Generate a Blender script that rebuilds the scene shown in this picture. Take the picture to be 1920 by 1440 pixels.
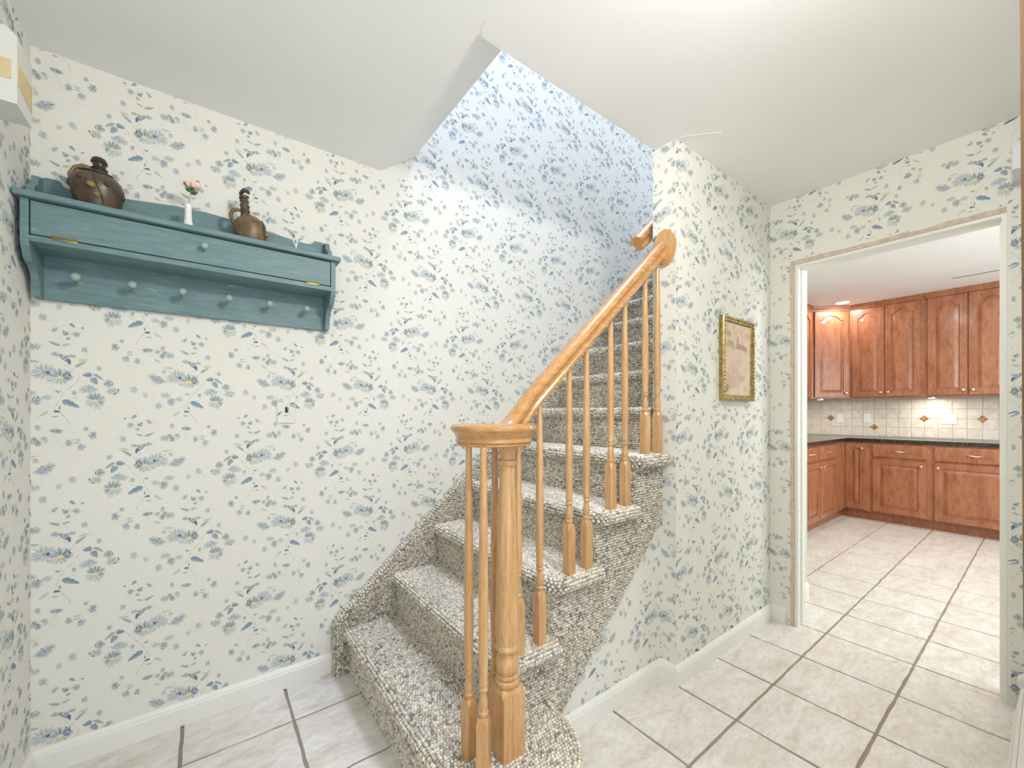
import bpy, bmesh, math, random
import numpy as np
from math import sin, cos, pi, radians as R, sqrt, atan2
from mathutils import Vector, Matrix

for o in list(bpy.data.objects):
    bpy.data.objects.remove(o)
S = bpy.context.scene
COL = S.collection
RNG = np.random.default_rng(7)
random.seed(7)


def lin(c):
    return tuple(((v / 255) / 12.92 if v / 255 <= .04045 else ((v / 255 + .055) / 1.055) ** 2.4) for v in c)


# ------------------------------------------------------------------ camera
cam_d = bpy.data.cameras.new('camera')
cam = bpy.data.objects.new('camera', cam_d)
COL.objects.link(cam)
S.camera = cam
cam_d.sensor_fit = 'HORIZONTAL'
cam_d.sensor_width = 36
cam_d.lens = 36 * 763.8 / 1920
cam_d.shift_y = 53.5 / 1920
cam_d.clip_start = .01
cam.location = (0, 0, 1.2176)
cam.rotation_euler = (R(90), 0, R(53.063 - 90))

# ------------------------------------------------------------------ world, lights, exposure
W = bpy.data.worlds.new('world')
S.world = W
W.use_nodes = True
bg = W.node_tree.nodes['Background']
bg.inputs[0].default_value = (.80, .88, 1, 1)
bg.inputs[1].default_value = .35
VS = S.view_settings
VS.view_transform = 'Standard'
VS.look = 'None'
VS.exposure = 0.22
VS.gamma = 1
VS.use_curve_mapping = False
S.cycles.max_bounces = 8
S.cycles.diffuse_bounces = 5
S.cycles.glossy_bounces = 3
S.cycles.sample_clamp_indirect = 6


def area(name, loc, target, sx, sy, power, color, spread=180):
    d = bpy.data.lights.new(name, 'AREA')
    d.shape = 'RECTANGLE'
    d.size, d.size_y = sx, sy
    d.energy = power
    d.color = color
    d.spread = R(spread)
    o = bpy.data.objects.new(name, d)
    COL.objects.link(o)
    o.location = loc
    o.rotation_euler = (Vector(target) - Vector(loc)).to_track_quat('-Z', 'Y').to_euler()
    return o


area('front_door_daylight', (.25, -.55, 1.25), (1.0, 2, 1.1), 1.2, 1.9, 17, (.86, .93, 1))
ld = bpy.data.lights.new('foyer_pendant_lamp', 'POINT')
ld.energy, ld.color, ld.shadow_soft_size = 42, (1, .99, .975), .075
lo = bpy.data.objects.new('foyer_pendant_lamp', ld)
COL.objects.link(lo)
lo.location = (.84, .04, 2.35)
area('stairwell_daylight', (1.85, 1.35, 6.3), (1.6, 1.8, 1.5), 1.0, .8, 150, (.64, .74, 1))
area('kitchen_window_daylight', (4.2, -1.35, 1.6), (4.7, 1.5, 1.9), 2.4, 1.2, 46, (.92, .96, 1))
for kx, ky in ((4.3, .75), (4.9, -.35), (3.4, .1)):
    area('kitchen_downlight_lamp', (kx, ky, 2.47), (kx, ky, 0), .16, .16, 8, (1, .97, .93))

# ------------------------------------------------------------------ materials
MATS = {}


class NT:
    def __init__(self, name, rough=.5, spec=.5, metal=0):
        self.m = bpy.data.materials.new(name)
        self.m.use_nodes = True
        self.n = self.m.node_tree.nodes
        self.l = self.m.node_tree.links
        self.b = self.n['Principled BSDF']
        self.b.inputs['Roughness'].default_value = rough
        self.b.inputs['Specular IOR Level'].default_value = spec
        self.b.inputs['Metallic'].default_value = metal
        MATS[name] = self.m

    def node(self, t, **kw):
        x = self.n.new(t)
        for k, v in kw.items():
            setattr(x, k, v)
        return x

    def coord(self, kind='Object', scale=(1, 1, 1), rot=(0, 0, 0)):
        t = self.node('ShaderNodeTexCoord')
        mp = self.node('ShaderNodeMapping')
        mp.inputs['Scale'].default_value = scale
        mp.inputs['Rotation'].default_value = rot
        self.l.new(t.outputs[kind], mp.inputs['Vector'])
        return mp.outputs[0]

    def noise(self, vec, scale, detail=4, rough=.55, dist=0):
        x = self.node('ShaderNodeTexNoise')
        x.inputs['Scale'].default_value = scale
        x.inputs['Detail'].default_value = detail
        x.inputs['Roughness'].default_value = rough
        x.inputs['Distortion'].default_value = dist
        if vec is not None:
            self.l.new(vec, x.inputs['Vector'])
        return x.outputs['Fac']

    def ramp(self, fac, stops):
        x = self.node('ShaderNodeValToRGB')
        e = x.color_ramp.elements
        while len(e) < len(stops):
            e.new(.5)
        for el, (p, c) in zip(e, stops):
            el.position = p
            el.color = (*c, 1)
        self.l.new(fac, x.inputs[0])
        return x.outputs[0]

    def mix(self, a, b, fac, mode='MIX'):
        x = self.node('ShaderNodeMix', data_type='RGBA', blend_type=mode)
        for sock, v in ((x.inputs[6], a), (x.inputs[7], b), (x.inputs[0], fac)):
            if isinstance(v, (int, float)):
                sock.default_value = v
            elif isinstance(v, tuple):
                sock.default_value = (*v, 1)
            else:
                self.l.new(v, sock)
        return x.outputs[2]

    def color(self, c):
        if isinstance(c, tuple):
            self.b.inputs['Base Color'].default_value = (*c, 1)
        else:
            self.l.new(c, self.b.inputs['Base Color'])

    def bump(self, h, strength=.2, dist=.002):
        x = self.node('ShaderNodeBump')
        x.inputs['Strength'].default_value = strength
        x.inputs['Distance'].default_value = dist
        self.l.new(h, x.inputs['Height'])
        self.l.new(x.outputs[0], self.b.inputs['Normal'])

    def attr(self, name='Col'):
        x = self.node('ShaderNodeVertexColor')
        x.layer_name = name
        return x.outputs['Color']


def plain(name, rgb, rough=.5, var=.06, scale=8, spec=.4, metal=0, bump=0):
    t = NT(name, rough, spec, metal)
    c = lin(rgb)
    v = t.noise(t.coord(), scale, 3)
    t.color(t.ramp(v, [(.3, tuple(x * (1 - var) for x in c)), (.7, tuple(min(1, x * (1 + var)) for x in c))]))
    if bump:
        t.bump(t.noise(t.coord(), scale * 12, 2), bump, .001)
    return t.m


def wood(name, c1, c2, c3, along=(1, 1, .06), scale=60, rough=.3, coat=.3):
    t = NT(name, rough, .5)
    v = t.coord('Object', along)
    n1 = t.noise(v, scale, 4, .6, .4)
    n2 = t.noise(v, scale * 5, 2, .6)
    col = t.ramp(n1, [(.28, lin(c1)), (.5, lin(c2)), (.72, lin(c3))])
    dark = t.ramp(n2, [(.36, (.62, .55, .48)), (.5, (1, 1, 1))])
    t.color(t.mix(col, dark, .55, 'MULTIPLY'))
    t.b.inputs['Coat Weight'].default_value = coat
    t.b.inputs['Coat Roughness'].default_value = .15
    return t.m


t = NT('wallpaper', .8, .15)
t.color(t.mix(t.attr(), t.ramp(t.noise(t.coord(), 90, 2), [(.3, (.965, .965, .96)), (.7, (1, 1, 1))]), 1.0, 'MULTIPLY'))
plain('ceiling_paint', (247, 247, 246), .9, .012, 3, .1)
plain('white_trim', (236, 235, 228), .45, .02, 6)
plain('kitchen_green', (200, 216, 203), .7, .02, 4)
plain('white_plastic', (240, 240, 236), .35, .01, 6)
plain('pale_plastic', (214, 214, 222), .4, .02, 6)
plain('chime_plastic', (214, 213, 206), .45, .01, 6)
plain('grout', (156, 143, 132), .95, .10, 60, .1, bump=.4)
plain('torn_drywall', (206, 190, 170), .95, .16, 40, .05, bump=.3)
plain('brass', (168, 142, 84), .3, .1, 40, .5, .9)
plain('nickel', (214, 204, 190), .28, .04, 30, .5, .85)
plain('black_plastic', (28, 28, 30), .4, .05, 20)
plain('dark_gap', (40, 26, 18), .8, .05, 20)
plain('tan_mesh', (206, 188, 142), .8, .06, 30)
plain('porcelain', (240, 238, 234), .15, .01, 10, .6)
plain('rose_pink', (244, 205, 196), .6, .07, 60)
plain('leaf_green', (70, 108, 52), .5, .25, 60)
plain('stem_green', (150, 168, 116), .5, .1, 60)
plain('white_cord', (240, 240, 238), .7, .02, 50)
plain('heater_enamel', (233, 232, 226), .35, .02, 6)
plain('heater_dark', (40, 42, 48), .6, .1, 20)
plain('splash_grout', (206, 196, 180), .9, .04, 30, .1)
plain('subfloor', (140, 128, 118), .9, .05, 10, .1)
plain('carpet_backing', (150, 140, 128), 1, .1, 80, .05)
wood('oak', (188, 142, 92), (202, 158, 106), (214, 176, 126))
wood('oak_rail', (172, 122, 68), (190, 140, 84), (204, 160, 104), (.06, 1, 1), 55, .26, .4)
wood('cherry', (150, 92, 62), (170, 109, 76), (186, 127, 94), (1, 1, .25), 16, .34, .25)
wood('weathered_wood', (112, 86, 58), (140, 108, 74), (160, 128, 92), (1, 1, .08), 40, .8, 0)

# painted teal coat rack: brush streaks and rubbed-through pale marks
t = NT('teal_paint', .5, .35)
v = t.coord('Object', (.12, 1, 1))
base = t.ramp(t.noise(v, 90, 4), [(.3, lin((96, 123, 127))), (.55, lin((110, 137, 139))), (.8, lin((124, 150, 150)))])
rub = t.ramp(t.noise(t.coord('Object', (.35, 1, 1.6)), 26, 5, .7), [(.645, (0, 0, 0)), (.73, (1, 1, 1))])
t.color(t.mix(base, lin((176, 196, 190)), rub))
t.bump(t.noise(v, 120, 3), .15, .001)
plain('teal_knob', (150, 176, 166), .35, .05, 60)

# carpet loops: colour per loop
t = NT('carpet_loop', .95, .1)
t.color(t.attr())
t.b.inputs['Sheen Weight'].default_value = .15

# floor tile: cloudy travertine look, shifted per tile
t = NT('floor_tile', .32, .4)
oi = t.node('ShaderNodeObjectInfo')
ad = t.node('ShaderNodeVectorMath', operation='MULTIPLY_ADD')
tc = t.node('ShaderNodeTexCoord')
cx = t.node('ShaderNodeCombineXYZ')
for k in range(3):
    t.l.new(oi.outputs['Random'], cx.inputs[k])
ad.inputs[1].default_value = (37, 53, 11)
t.l.new(cx.outputs[0], ad.inputs[0])
t.l.new(tc.outputs['Object'], ad.inputs[2])
mp = t.node('ShaderNodeMapping')
mp.inputs['Scale'].default_value = (1.0, 2.2, 1)
t.l.new(ad.outputs[0], mp.inputs[0])
n1 = t.noise(mp.outputs[0], 5.5, 8, .66, .9)
n2 = t.noise(mp.outputs[0], 26, 6, .7, .6)
c1 = t.ramp(n1, [(.28, lin((208, 197, 184))), (.45, lin((222, 216, 208))), (.6, lin((231, 228, 223))), (.78, lin((237, 235, 232)))])
c2 = t.ramp(n2, [(.35, lin((226, 220, 212))), (.55, (1, 1, 1))])
t.color(t.mix(c1, c2, .55, 'MULTIPLY'))
t.bump(n2, .12, .002)

t = NT('splash_tile', .35, .4)
oi = t.node('ShaderNodeObjectInfo')
tc = t.node('ShaderNodeTexCoord')
ad = t.node('ShaderNodeVectorMath', operation='MULTIPLY_ADD')
cx = t.node('ShaderNodeCombineXYZ')
for k in range(3):
    t.l.new(oi.outputs['Random'], cx.inputs[k])
ad.inputs[1].default_value = (17, 31, 23)
t.l.new(cx.outputs[0], ad.inputs[0])
t.l.new(tc.outputs['Object'], ad.inputs[2])
n1 = t.noise(ad.outputs[0], 16, 6, .65, .8)
t.color(t.ramp(n1, [(.3, lin((214, 200, 182))), (.5, lin((228, 219, 206))), (.7, lin((238, 232, 223)))]))

t = NT('granite', .15, .6)
v = t.coord()
n1 = t.noise(v, 70, 5, .7)
n2 = t.noise(v, 22, 4, .6, 1)
c1 = t.ramp(n1, [(.42, lin((32, 28, 28))), (.56, lin((66, 58, 54))), (.66, lin((150, 138, 128)))])
t.color(t.mix(c1, lin((40, 34, 34)), t.ramp(n2, [(.4, (0, 0, 0)), (.6, (1, 1, 1))])))

t = NT('inlay', .4, .4)
v = t.coord()
ch = t.noise(v, 60, 2)
t.color(t.ramp(ch, [(.35, lin((118, 72, 44))), (.5, lin((170, 122, 70))), (.65, lin((196, 160, 104)))]))

t = NT('jug_glaze_dark', .35, .5)
n1 = t.noise(t.coord(), 20, 5, .6)
t.color(t.ramp(n1, [(.3, lin((48, 39, 30))), (.5, lin((76, 62, 48))), (.75, lin((108, 90, 66)))]))
t.bump(t.noise(t.coord(), 90, 3), .25, .002)
t = NT('jug_glaze_brown', .4, .5)
n1 = t.noise(t.coord(), 22, 5, .6)
t.color(t.ramp(n1, [(.3, lin((74, 59, 38))), (.5, lin((102, 83, 55))), (.75, lin((128, 106, 72)))]))
t.bump(t.noise(t.coord(), 90, 3), .25, .002)
plain('jug_tan', (142, 118, 76), .4, .2, 40, .5)
plain('jug_slip', (56, 46, 40), .35, .2, 40, .5)

t = NT('gold_leaf', .32, .5, .75)
n1 = t.noise(t.coord(), 60, 4)
t.color(t.ramp(n1, [(.3, lin((132, 110, 66))), (.6, lin((180, 158, 106))), (.85, lin((214, 200, 154)))]))

# aged print under glass: soft brown paper, faint spires and lines of verse
t = NT('aged_print', .22, .5)
v = t.coord('Generated')
n1 = t.noise(v, 5, 5, .6, .5)
pap = t.ramp(n1, [(.25, lin((190, 158, 138))), (.5, lin((216, 190, 168))), (.75, lin((228, 206, 188)))])
t.color(pap)
t = NT('print_ink', .4, .3)
t.color(t.ramp(t.noise(t.coord(), 60, 3), [(.3, lin((150, 112, 104))), (.7, lin((186, 152, 138)))]))
t = NT('print_ink_pale', .4, .3)
t.color(t.ramp(t.noise(t.coord(), 60, 3), [(.3, lin((186, 158, 138))), (.7, lin((204, 180, 158)))]))
t = NT('print_ink_green', .4, .3)
t.color(t.ramp(t.noise(t.coord(), 60, 3), [(.3, lin((150, 146, 112))), (.7, lin((178, 168, 140)))]))
t = NT('lamp_glow', .5)
t.color((1, .95, .88))
t.b.inputs['Emission Color'].default_value = (1, .95, .86, 1)
t.b.inputs['Emission Strength'].default_value = 9


# ------------------------------------------------------------------ mesh builder
class MB:
    def __init__(self):
        self.v, self.f = [], []

    def add(self, vs, fs):
        k = len(self.v)
        self.v += [tuple(map(float, p)) for p in vs]
        self.f += [tuple(k + i for i in f) for f in fs]

    def box(self, x0, x1, y0, y1, z0, z1, b=0):
        if b <= 0:
            vs = [(x, y, z) for z in (z0, z1) for y in (y0, y1) for x in (x0, x1)]
            self.add(vs, [(0, 2, 3, 1), (4, 5, 7, 6), (0, 1, 5, 4), (2, 6, 7, 3), (0, 4, 6, 2), (1, 3, 7, 5)])
            return
        bm = bmesh.new()
        r = bmesh.ops.create_cube(bm, size=1)
        for q in bm.verts:
            q.co = Vector(((x0 + x1) / 2 + q.co.x * (x1 - x0), (y0 + y1) / 2 + q.co.y * (y1 - y0), (z0 + z1) / 2 + q.co.z * (z1 - z0)))
        bmesh.ops.bevel(bm, geom=bm.edges[:] + bm.verts[:], offset=b, segments=2, affect='EDGES', profile=.5)
        bm.verts.index_update()
        self.add([q.co[:] for q in bm.verts], [[q.index for q in f.verts] for f in bm.faces])
        bm.free()

    def prism(self, poly, fn, h0, h1):
        """poly of (a,b); fn(a,b,h)->xyz"""
        n = len(poly)
        self.add([fn(a, b, h0) for a, b in poly] + [fn(a, b, h1) for a, b in poly],
                 [tuple(range(n))[::-1], tuple(range(n, 2 * n))] + [(i, (i + 1) % n, n + (i + 1) % n, n + i) for i in range(n)])

    def rings(self, rings, cap0=True, cap1=True):
        n = len(rings[0])
        vs = [p for r in rings for p in r]
        fs = []
        for k in range(len(rings) - 1):
            for i in range(n):
                j = (i + 1) % n
                fs.append((k * n + i, k * n + j, (k + 1) * n + j, (k + 1) * n + i))
        if cap0:
            fs.append(tuple(range(n))[::-1])
        if cap1:
            fs.append(tuple(range((len(rings) - 1) * n, len(rings) * n)))
        self.add(vs, fs)

    def lathe(self, prof, c=(0, 0, 0), n=20, axis=(0, 0, 1), sx=1, sy=1):
        a = Vector(axis).normalized()
        u = a.orthogonal().normalized() if abs(a.z) < .99 else Vector((1, 0, 0))
        w = a.cross(u)
        C = Vector(c)
        self.rings([[tuple(C + a * z + u * (r * sx * cos(2 * pi * i / n)) + w * (r * sy * sin(2 * pi * i / n))) for i in range(n)] for r, z in prof])

    def tube(self, pts, r, n=8):
        P = [Vector(p) for p in pts]
        rr = r if isinstance(r, (list, tuple)) else [r] * len(P)
        rings = []
        up = None
        for i, p in enumerate(P):
            d = (P[min(i + 1, len(P) - 1)] - P[max(i - 1, 0)]).normalized()
            if up is None:
                up = d.orthogonal().normalized()
            else:
                up = (up - d * up.dot(d)).normalized()
            w = d.cross(up)
            rings.append([tuple(p + up * (rr[i] * cos(2 * pi * k / n)) + w * (rr[i] * sin(2 * pi * k / n))) for k in range(n)])
        self.rings(rings)

    def ball(self, c, rx, ry, rz, n=12, m=8, rot=None):
        rings = []
        for k in range(1, m):
            th = pi * k / m
            rings.append([(rx * sin(th) * cos(2 * pi * i / n), ry * sin(th) * sin(2 * pi * i / n), -rz * cos(th)) for i in range(n)])
        M = rot or Matrix.Identity(3)
        C = Vector(c)
        rings = [[tuple(C + M @ Vector(p)) for p in r] for r in rings]
        self.rings(rings)

    def build(self, name, mat, parent=None, smooth=False, loc=None):
        me = bpy.data.meshes.new(name)
        me.from_pydata(self.v, [], self.f)
        bm = bmesh.new()
        bm.from_mesh(me)
        bmesh.ops.recalc_face_normals(bm, faces=bm.faces[:])
        bm.to_mesh(me)
        bm.free()
        me.materials.append(MATS[mat])
        o = bpy.data.objects.new(name, me)
        COL.objects.link(o)
        if smooth:
            me.shade_smooth()
            me.set_sharp_from_angle(angle=R(smooth if smooth is not True else 40))
        if parent:
            o.parent = parent
        if loc:
            o.location = loc
        return o


def thing(name, label, cat, loc=(0, 0, 0), group=None):
    o = bpy.data.objects.new(name, None)
    o.empty_display_size = .05
    COL.objects.link(o)
    o.location = loc
    o['label'] = label
    o['category'] = cat
    if group:
        o['group'] = group
    return o


def tag(o, label, cat, group=None):
    o['label'] = label
    o['category'] = cat
    if group:
        o['group'] = group
    return o


def struct(o):
    o['kind'] = 'structure'
    return o


def np_mesh(name, V, F3=None, F4=None, C=None, mat=None, parent=None, smooth=False):
    """fast mesh from numpy arrays (triangles and quads) with a point colour attribute"""
    me = bpy.data.meshes.new(name)
    nt = 0 if F3 is None else len(F3)
    nq = 0 if F4 is None else len(F4)
    idx = np.concatenate([a.ravel() for a in (F3, F4) if a is not None and len(a)]).astype(np.int32)
    me.vertices.add(len(V))
    me.vertices.foreach_set('co', np.ascontiguousarray(V, dtype=np.float32).ravel())
    me.loops.add(len(idx))
    me.loops.foreach_set('vertex_index', idx)
    me.polygons.add(nt + nq)
    st = np.concatenate([np.arange(nt) * 3, nt * 3 + np.arange(nq) * 4]).astype(np.int32)
    me.polygons.foreach_set('loop_start', st)
    me.update(calc_edges=True)
    if C is not None:
        a = me.color_attributes.new('Col', 'FLOAT_COLOR', 'POINT')
        rgba = np.ones((len(V), 4), np.float32)
        rgba[:, :3] = C
        a.data.foreach_set('color', rgba.ravel())
    if smooth:
        me.shade_smooth()
    else:
        me.shade_flat()
    me.materials.append(MATS[mat])
    o = bpy.data.objects.new(name, me)
    COL.objects.link(o)
    if parent:
        o.parent = parent
    return o


# ------------------------------------------------------------------ constants of the place
YS = 2.047            # long wall beside the stairs
XL = -.466            # wall on the left
XD = 2.679            # wall with the kitchen doorway
YP, YPB = 1.012, 1.13  # partition front / back
XP = 1.676            # partition end
H = 2.44
GP, GX, GY = .3505, 1.6806, .7554   # tile pitch and grid origin

# ------------------------------------------------------------------ wallpaper: printed sprays laid on as flat colour
PBG = np.array(lin((232, 230, 221)))
BLUE_D, BLUE_M, BLUE_L = [np.array(lin(c)) for c in ((104, 132, 156), (148, 167, 182), (196, 204, 203))]
GRN_M, GRN_L = [np.array(lin(c)) for c in ((154, 167, 162), (201, 206, 193))]
YEL = np.array(lin((232, 218, 160)))
SLATE = np.array(lin((104, 122, 142)))


class Motif:
    def __init__(self):
        self.V, self.Lz, self.C, self.F = [], [], [], []
        self.layer = 0
        self.rg = random.Random(11)

    def poly(self, pts, cols, layer):
        k = len(self.V)
        n = len(pts)
        self.V += pts
        self.Lz += [layer] * n
        self.C += [tuple(c) for c in cols]
        for i in range(1, n - 1):
            self.F.append((k, k + i, k + i + 1))

    def blob(self, x, y, rx, ry, rot, col, n=13, jit=.22):
        self.layer += 1
        pts = []
        for i in range(n):
            a = 2 * pi * i / n
            r = 1 + self.rg.uniform(-jit, jit)
            u, v = rx * r * cos(a), ry * r * sin(a)
            pts.append((x + u * cos(rot) - v * sin(rot), y + u * sin(rot) + v * cos(rot)))
        self.poly(pts, [col] * n, self.layer)

    def stroke(self, x0, y0, x1, y1, w, c0, c1):
        dx, dy = x1 - x0, y1 - y0
        L = math.hypot(dx, dy) or 1
        nx, ny = -dy / L * w, dx / L * w
        mx, my = x0 + dx * .6, y0 + dy * .6
        self.poly([(x0 - nx * .3, y0 - ny * .3), (mx - nx, my - ny), (x1, y1), (mx + nx, my + ny), (x0 + nx * .3, y0 + ny * .3)],
                  [c0, (np.array(c0) + np.array(c1)) / 2, c1, (np.array(c0) + np.array(c1)) / 2, c0], self.layer)

    def flower(self, x, y, rx, ry, n, dark, light, rot=0, centre=0, wash=.3, side=None):
        rg = self.rg
        dark, light = np.array(dark), np.array(light)

        def at(q, a):
            u, v = rx * q * cos(a), ry * q * sin(a)
            return (x + u * cos(rot) - v * sin(rot), y + u * sin(rot) + v * cos(rot))

        if wash:
            self.blob(x, y, rx * .8, ry * .8, rot, PBG * (1 - wash) + light * wash, 17, .3)
        self.layer += 1
        base = self.layer
        n2 = int(n * 1.35)
        for k in range(n2):
            a = 2 * pi * k / n2 + rg.uniform(-.2, .2)
            L = rg.uniform(.66, 1.12)
            tone = rg.random() * .8 if side is None else min(1, max(0, .42 + .6 * cos(a - side) + rg.uniform(-.35, .3)))
            col = light * (1 - tone) + dark * tone
            tip = col * .55 + light * .3 + PBG * .15
            hw = pi / n2 * rg.uniform(.5, .85)
            sk = rg.uniform(-.10, .10)
            self.layer = base + (k % 2)
            qi = .18 if centre else .03
            self.poly([at(qi * L, a - hw * .4), at(.6 * L, a - hw + sk * .5), at(.88 * L, a - hw * .8 + sk), at(1.0 * L, a + sk * 1.2),
                       at(.86 * L, a + hw * .75 + sk), at(.58 * L, a + hw + sk * .5), at(qi * L, a + hw * .4)], [col, col, tip, tip, tip, col, col], self.layer)
        self.layer = base + 2
        for k in range(int(n2 * 1.6)):
            a = 2 * pi * k / n2 / 1.6 + rg.uniform(-.25, .25)
            if side is not None and cos(a - side) < -.1 and rg.random() < .55:
                continue
            q0, q1 = rg.uniform(.12, .5), rg.uniform(.6, 1.05)
            dk = dark * rg.uniform(.55, .92)
            self.stroke(*at(q0, a), *at(q1, a + rg.uniform(-.12, .12)), rg.uniform(.0005, .0010) * (1 if rx > .02 else .75), dk, dk * .6 + light * .4)
        if not centre:
            self.blob(x, y, rx * .16, ry * .16, 0, dark * .85, 8, .3)
        if centre:
            self.blob(x, y - .001, centre, centre * .62, rot, YEL, 11, .18)
            self.layer += 1
            self.stroke(x - centre, y - centre * .6, x + centre, y - centre * .75, .0006, np.array(lin((170, 150, 100))), SLATE)

    def leaf(self, x0, y0, x1, y1, w, dark, light):
        self.layer += 1
        dx, dy = x1 - x0, y1 - y0
        L = math.hypot(dx, dy)
        ux, uy = dx / L, dy / L
        top, bot = [], []
        for tt, s in ((0, .05), (.1, .75), (.26, 1.05), (.38, .80), (.5, 1.0), (.64, .62), (.8, .60), (.9, .30), (1, .03)):
            top.append((x0 + dx * tt - uy * w * s, y0 + dy * tt + ux * w * s))
            bot.append((x0 + dx * tt + uy * w * s * .8, y0 + dy * tt - ux * w * s * .8))
        self.poly(top + bot[::-1], [np.array(dark) * .7 + np.array(light) * .3] * len(top) + [np.array(light) * .8 + PBG * .2] * len(bot), self.layer)
        self.layer += 1
        self.stroke(x0, y0, x1, y1, .0006, np.array(dark) * .75, dark)
        for tt in (.3, .5, .7):
            self.stroke(x0 + dx * tt, y0 + dy * tt, x0 + dx * (tt + .16) - uy * w * .7, y0 + dy * (tt + .16) + ux * w * .7, .0004, np.array(dark) * .8, dark)

    def stem(self, pts, w=.0007, col=None):
        self.layer += 1
        col = GRN_M if col is None else col
        for (a, b), (c, d) in zip(pts, pts[1:]):
            self.stroke(a, b, c, d, w, col, col)

    def cluster(self, x, y, r, k, dark, light):
        rg = self.rg
        self.blob(x, y, r * .8, r * .7, 0, PBG * .75 + np.array(light) * .25)
        for i in range(k):
            a, q = rg.uniform(0, 2 * pi), rg.uniform(0, .75) * r
            self.flower(x + q * cos(a), y + q * sin(a) * .8, r * .42, r * .36, 6, dark, light, rg.uniform(0, 3), 0, 0)


def make_motif():
    m = Motif()
    P = lambda x, y: ((x - 600) * .00026, -(y - 742) * .00034)
    m.stem([P(790, 715), P(740, 800), P(640, 880), P(600, 950), P(555, 1050)])
    m.stem([P(600, 1090), P(660, 1150), P(705, 1230)])
    m.stem([P(620, 985), P(700, 950), P(770, 930)], .0006)
    m.stem([P(690, 690), P(685, 640), P(640, 590)], .0006)
    m.stem([P(700, 680), P(730, 630), P(800, 595)], .0006)
    m.stem([P(615, 480), P(608, 420), P(618, 350)], .0005, GRN_L)
    m.stem([P(460, 640), P(452, 570), P(390, 510)], .0005, GRN_L)
    m.stem([P(1265, 540), P(1310, 580), P(1335, 630)], .0005, GRN_L)
    m.stem([P(1250, 560), P(1275, 610), P(1300, 640)], .0005, GRN_L)
    m.stem([P(560, 1300), P(545, 1360), P(550, 1450)], .0005, GRN_L)
    m.stem([P(575, 1300), P(600, 1400), P(640, 1470)], .0005, GRN_L)
    m.stem([P(430, 980), P(500, 1010), P(560, 1060)], .0005, GRN_L)
    # faint companions
    m.flower(*P(462, 690), .034, .030, 13, BLUE_M * .5 + BLUE_L * .5, BLUE_L, .2, 0, .5)
    m.flower(*P(865, 848), .025, .017, 11, BLUE_M * .5 + BLUE_L * .5, BLUE_L, .1, 0, .4)
    m.flower(*P(1105, 862), .020, .014, 10, GRN_M * .6 + GRN_L * .4, GRN_L, 0, 0, .35)
    m.flower(*P(330, 900), .018, .012, 9, GRN_L * .7 + GRN_M * .3, GRN_L, 0, 0, .3)
    m.flower(*P(485, 938), .015, .010, 9, GRN_L, BLUE_L, 0, 0, .3)
    # main daisies
    m.flower(*P(600, 738), .036, .031, 15, BLUE_D, BLUE_L, .12, .010, .55, .7)
    m.blob(*P(497, 692), .005, .005, 0, SLATE, 9, .3)
    m.flower(*P(932, 970), .030, .030, 13, BLUE_D * .8 + BLUE_M * .2, BLUE_L, -.2, .0085, .5, 1.2)
    m.flower(*P(235, 720), .029, .018, 15, BLUE_M, BLUE_L, -.55, 0, .45)
    m.flower(*P(395, 970), .0155, .0185, 11, BLUE_D, BLUE_L, 0, 0, .4)
    m.flower(*P(255, 1020), .0125, .015, 10, BLUE_M * .6 + BLUE_L * .4, BLUE_L, 0, 0, .3)
    m.flower(*P(1060, 785), .0145, .016, 10, BLUE_D * .8 + BLUE_M * .2, BLUE_L, .3, 0, .35)
    # leaves
    m.leaf(*P(620, 970), *P(785, 1042), .011, BLUE_D * .5 + BLUE_M * .5, BLUE_M)
    m.leaf(*P(900, 690), *P(808, 705), .010, BLUE_D * .4 + BLUE_M * .6, BLUE_M)
    m.leaf(*P(912, 690), *P(1015, 752), .0065, GRN_M, GRN_L)
    m.leaf(*P(895, 728), *P(950, 800), .0105, BLUE_M, GRN_M)
    m.leaf(*P(745, 628), *P(850, 560), .006, GRN_M, GRN_L)
    m.leaf(*P(770, 560), *P(885, 540), .005, GRN_L, GRN_L * .7 + PBG * .3)
    m.leaf(*P(605, 415), *P(500, 378), .006, GRN_M, GRN_L)
    m.leaf(*P(625, 415), *P(700, 392), .005, GRN_L * .5 + GRN_M * .5, GRN_L)
    m.leaf(*P(500, 1075), *P(405, 1135), .006, GRN_L, GRN_L * .6 + PBG * .4)
    m.leaf(*P(545, 1078), *P(610, 1085), .005, BLUE_D, SLATE)
    m.leaf(*P(530, 1132), *P(600, 1130), .0028, GRN_M, GRN_L)
    m.leaf(*P(600, 1060), *P(605, 1020), .003, BLUE_M, GRN_M)
    m.leaf(*P(420, 590), *P(300, 580), .005, GRN_L, GRN_L * .7 + PBG * .3)
    m.leaf(*P(600, 888), *P(555, 868), .003, GRN_M, GRN_M)
    m.leaf(*P(580, 895), *P(615, 870), .003, GRN_M, GRN_L)
    m.leaf(*P(1245, 440), *P(1320, 432), .004, GRN_L, GRN_L)
    m.leaf(*P(1250, 468), *P(1320, 462), .004, GRN_L, GRN_L)
    m.leaf(*P(500, 1370), *P(420, 1400), .005, GRN_L, GRN_L)
    # upper cluster
    m.flower(*P(565, 505), .014, .009, 8, BLUE_M, BLUE_L, -.2, 0, .4)
    m.leaf(*P(600, 505), *P(670, 580), .006, BLUE_M, BLUE_D)
    m.flower(*P(655, 530), .0095, .011, 8, BLUE_D, BLUE_L, .7, 0, .3)
    m.leaf(*P(672, 545), *P(694, 605), .006, SLATE, BLUE_D)
    m.flower(*P(715, 515), .011, .007, 8, GRN_M, GRN_L, 0, 0, .3)
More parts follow.
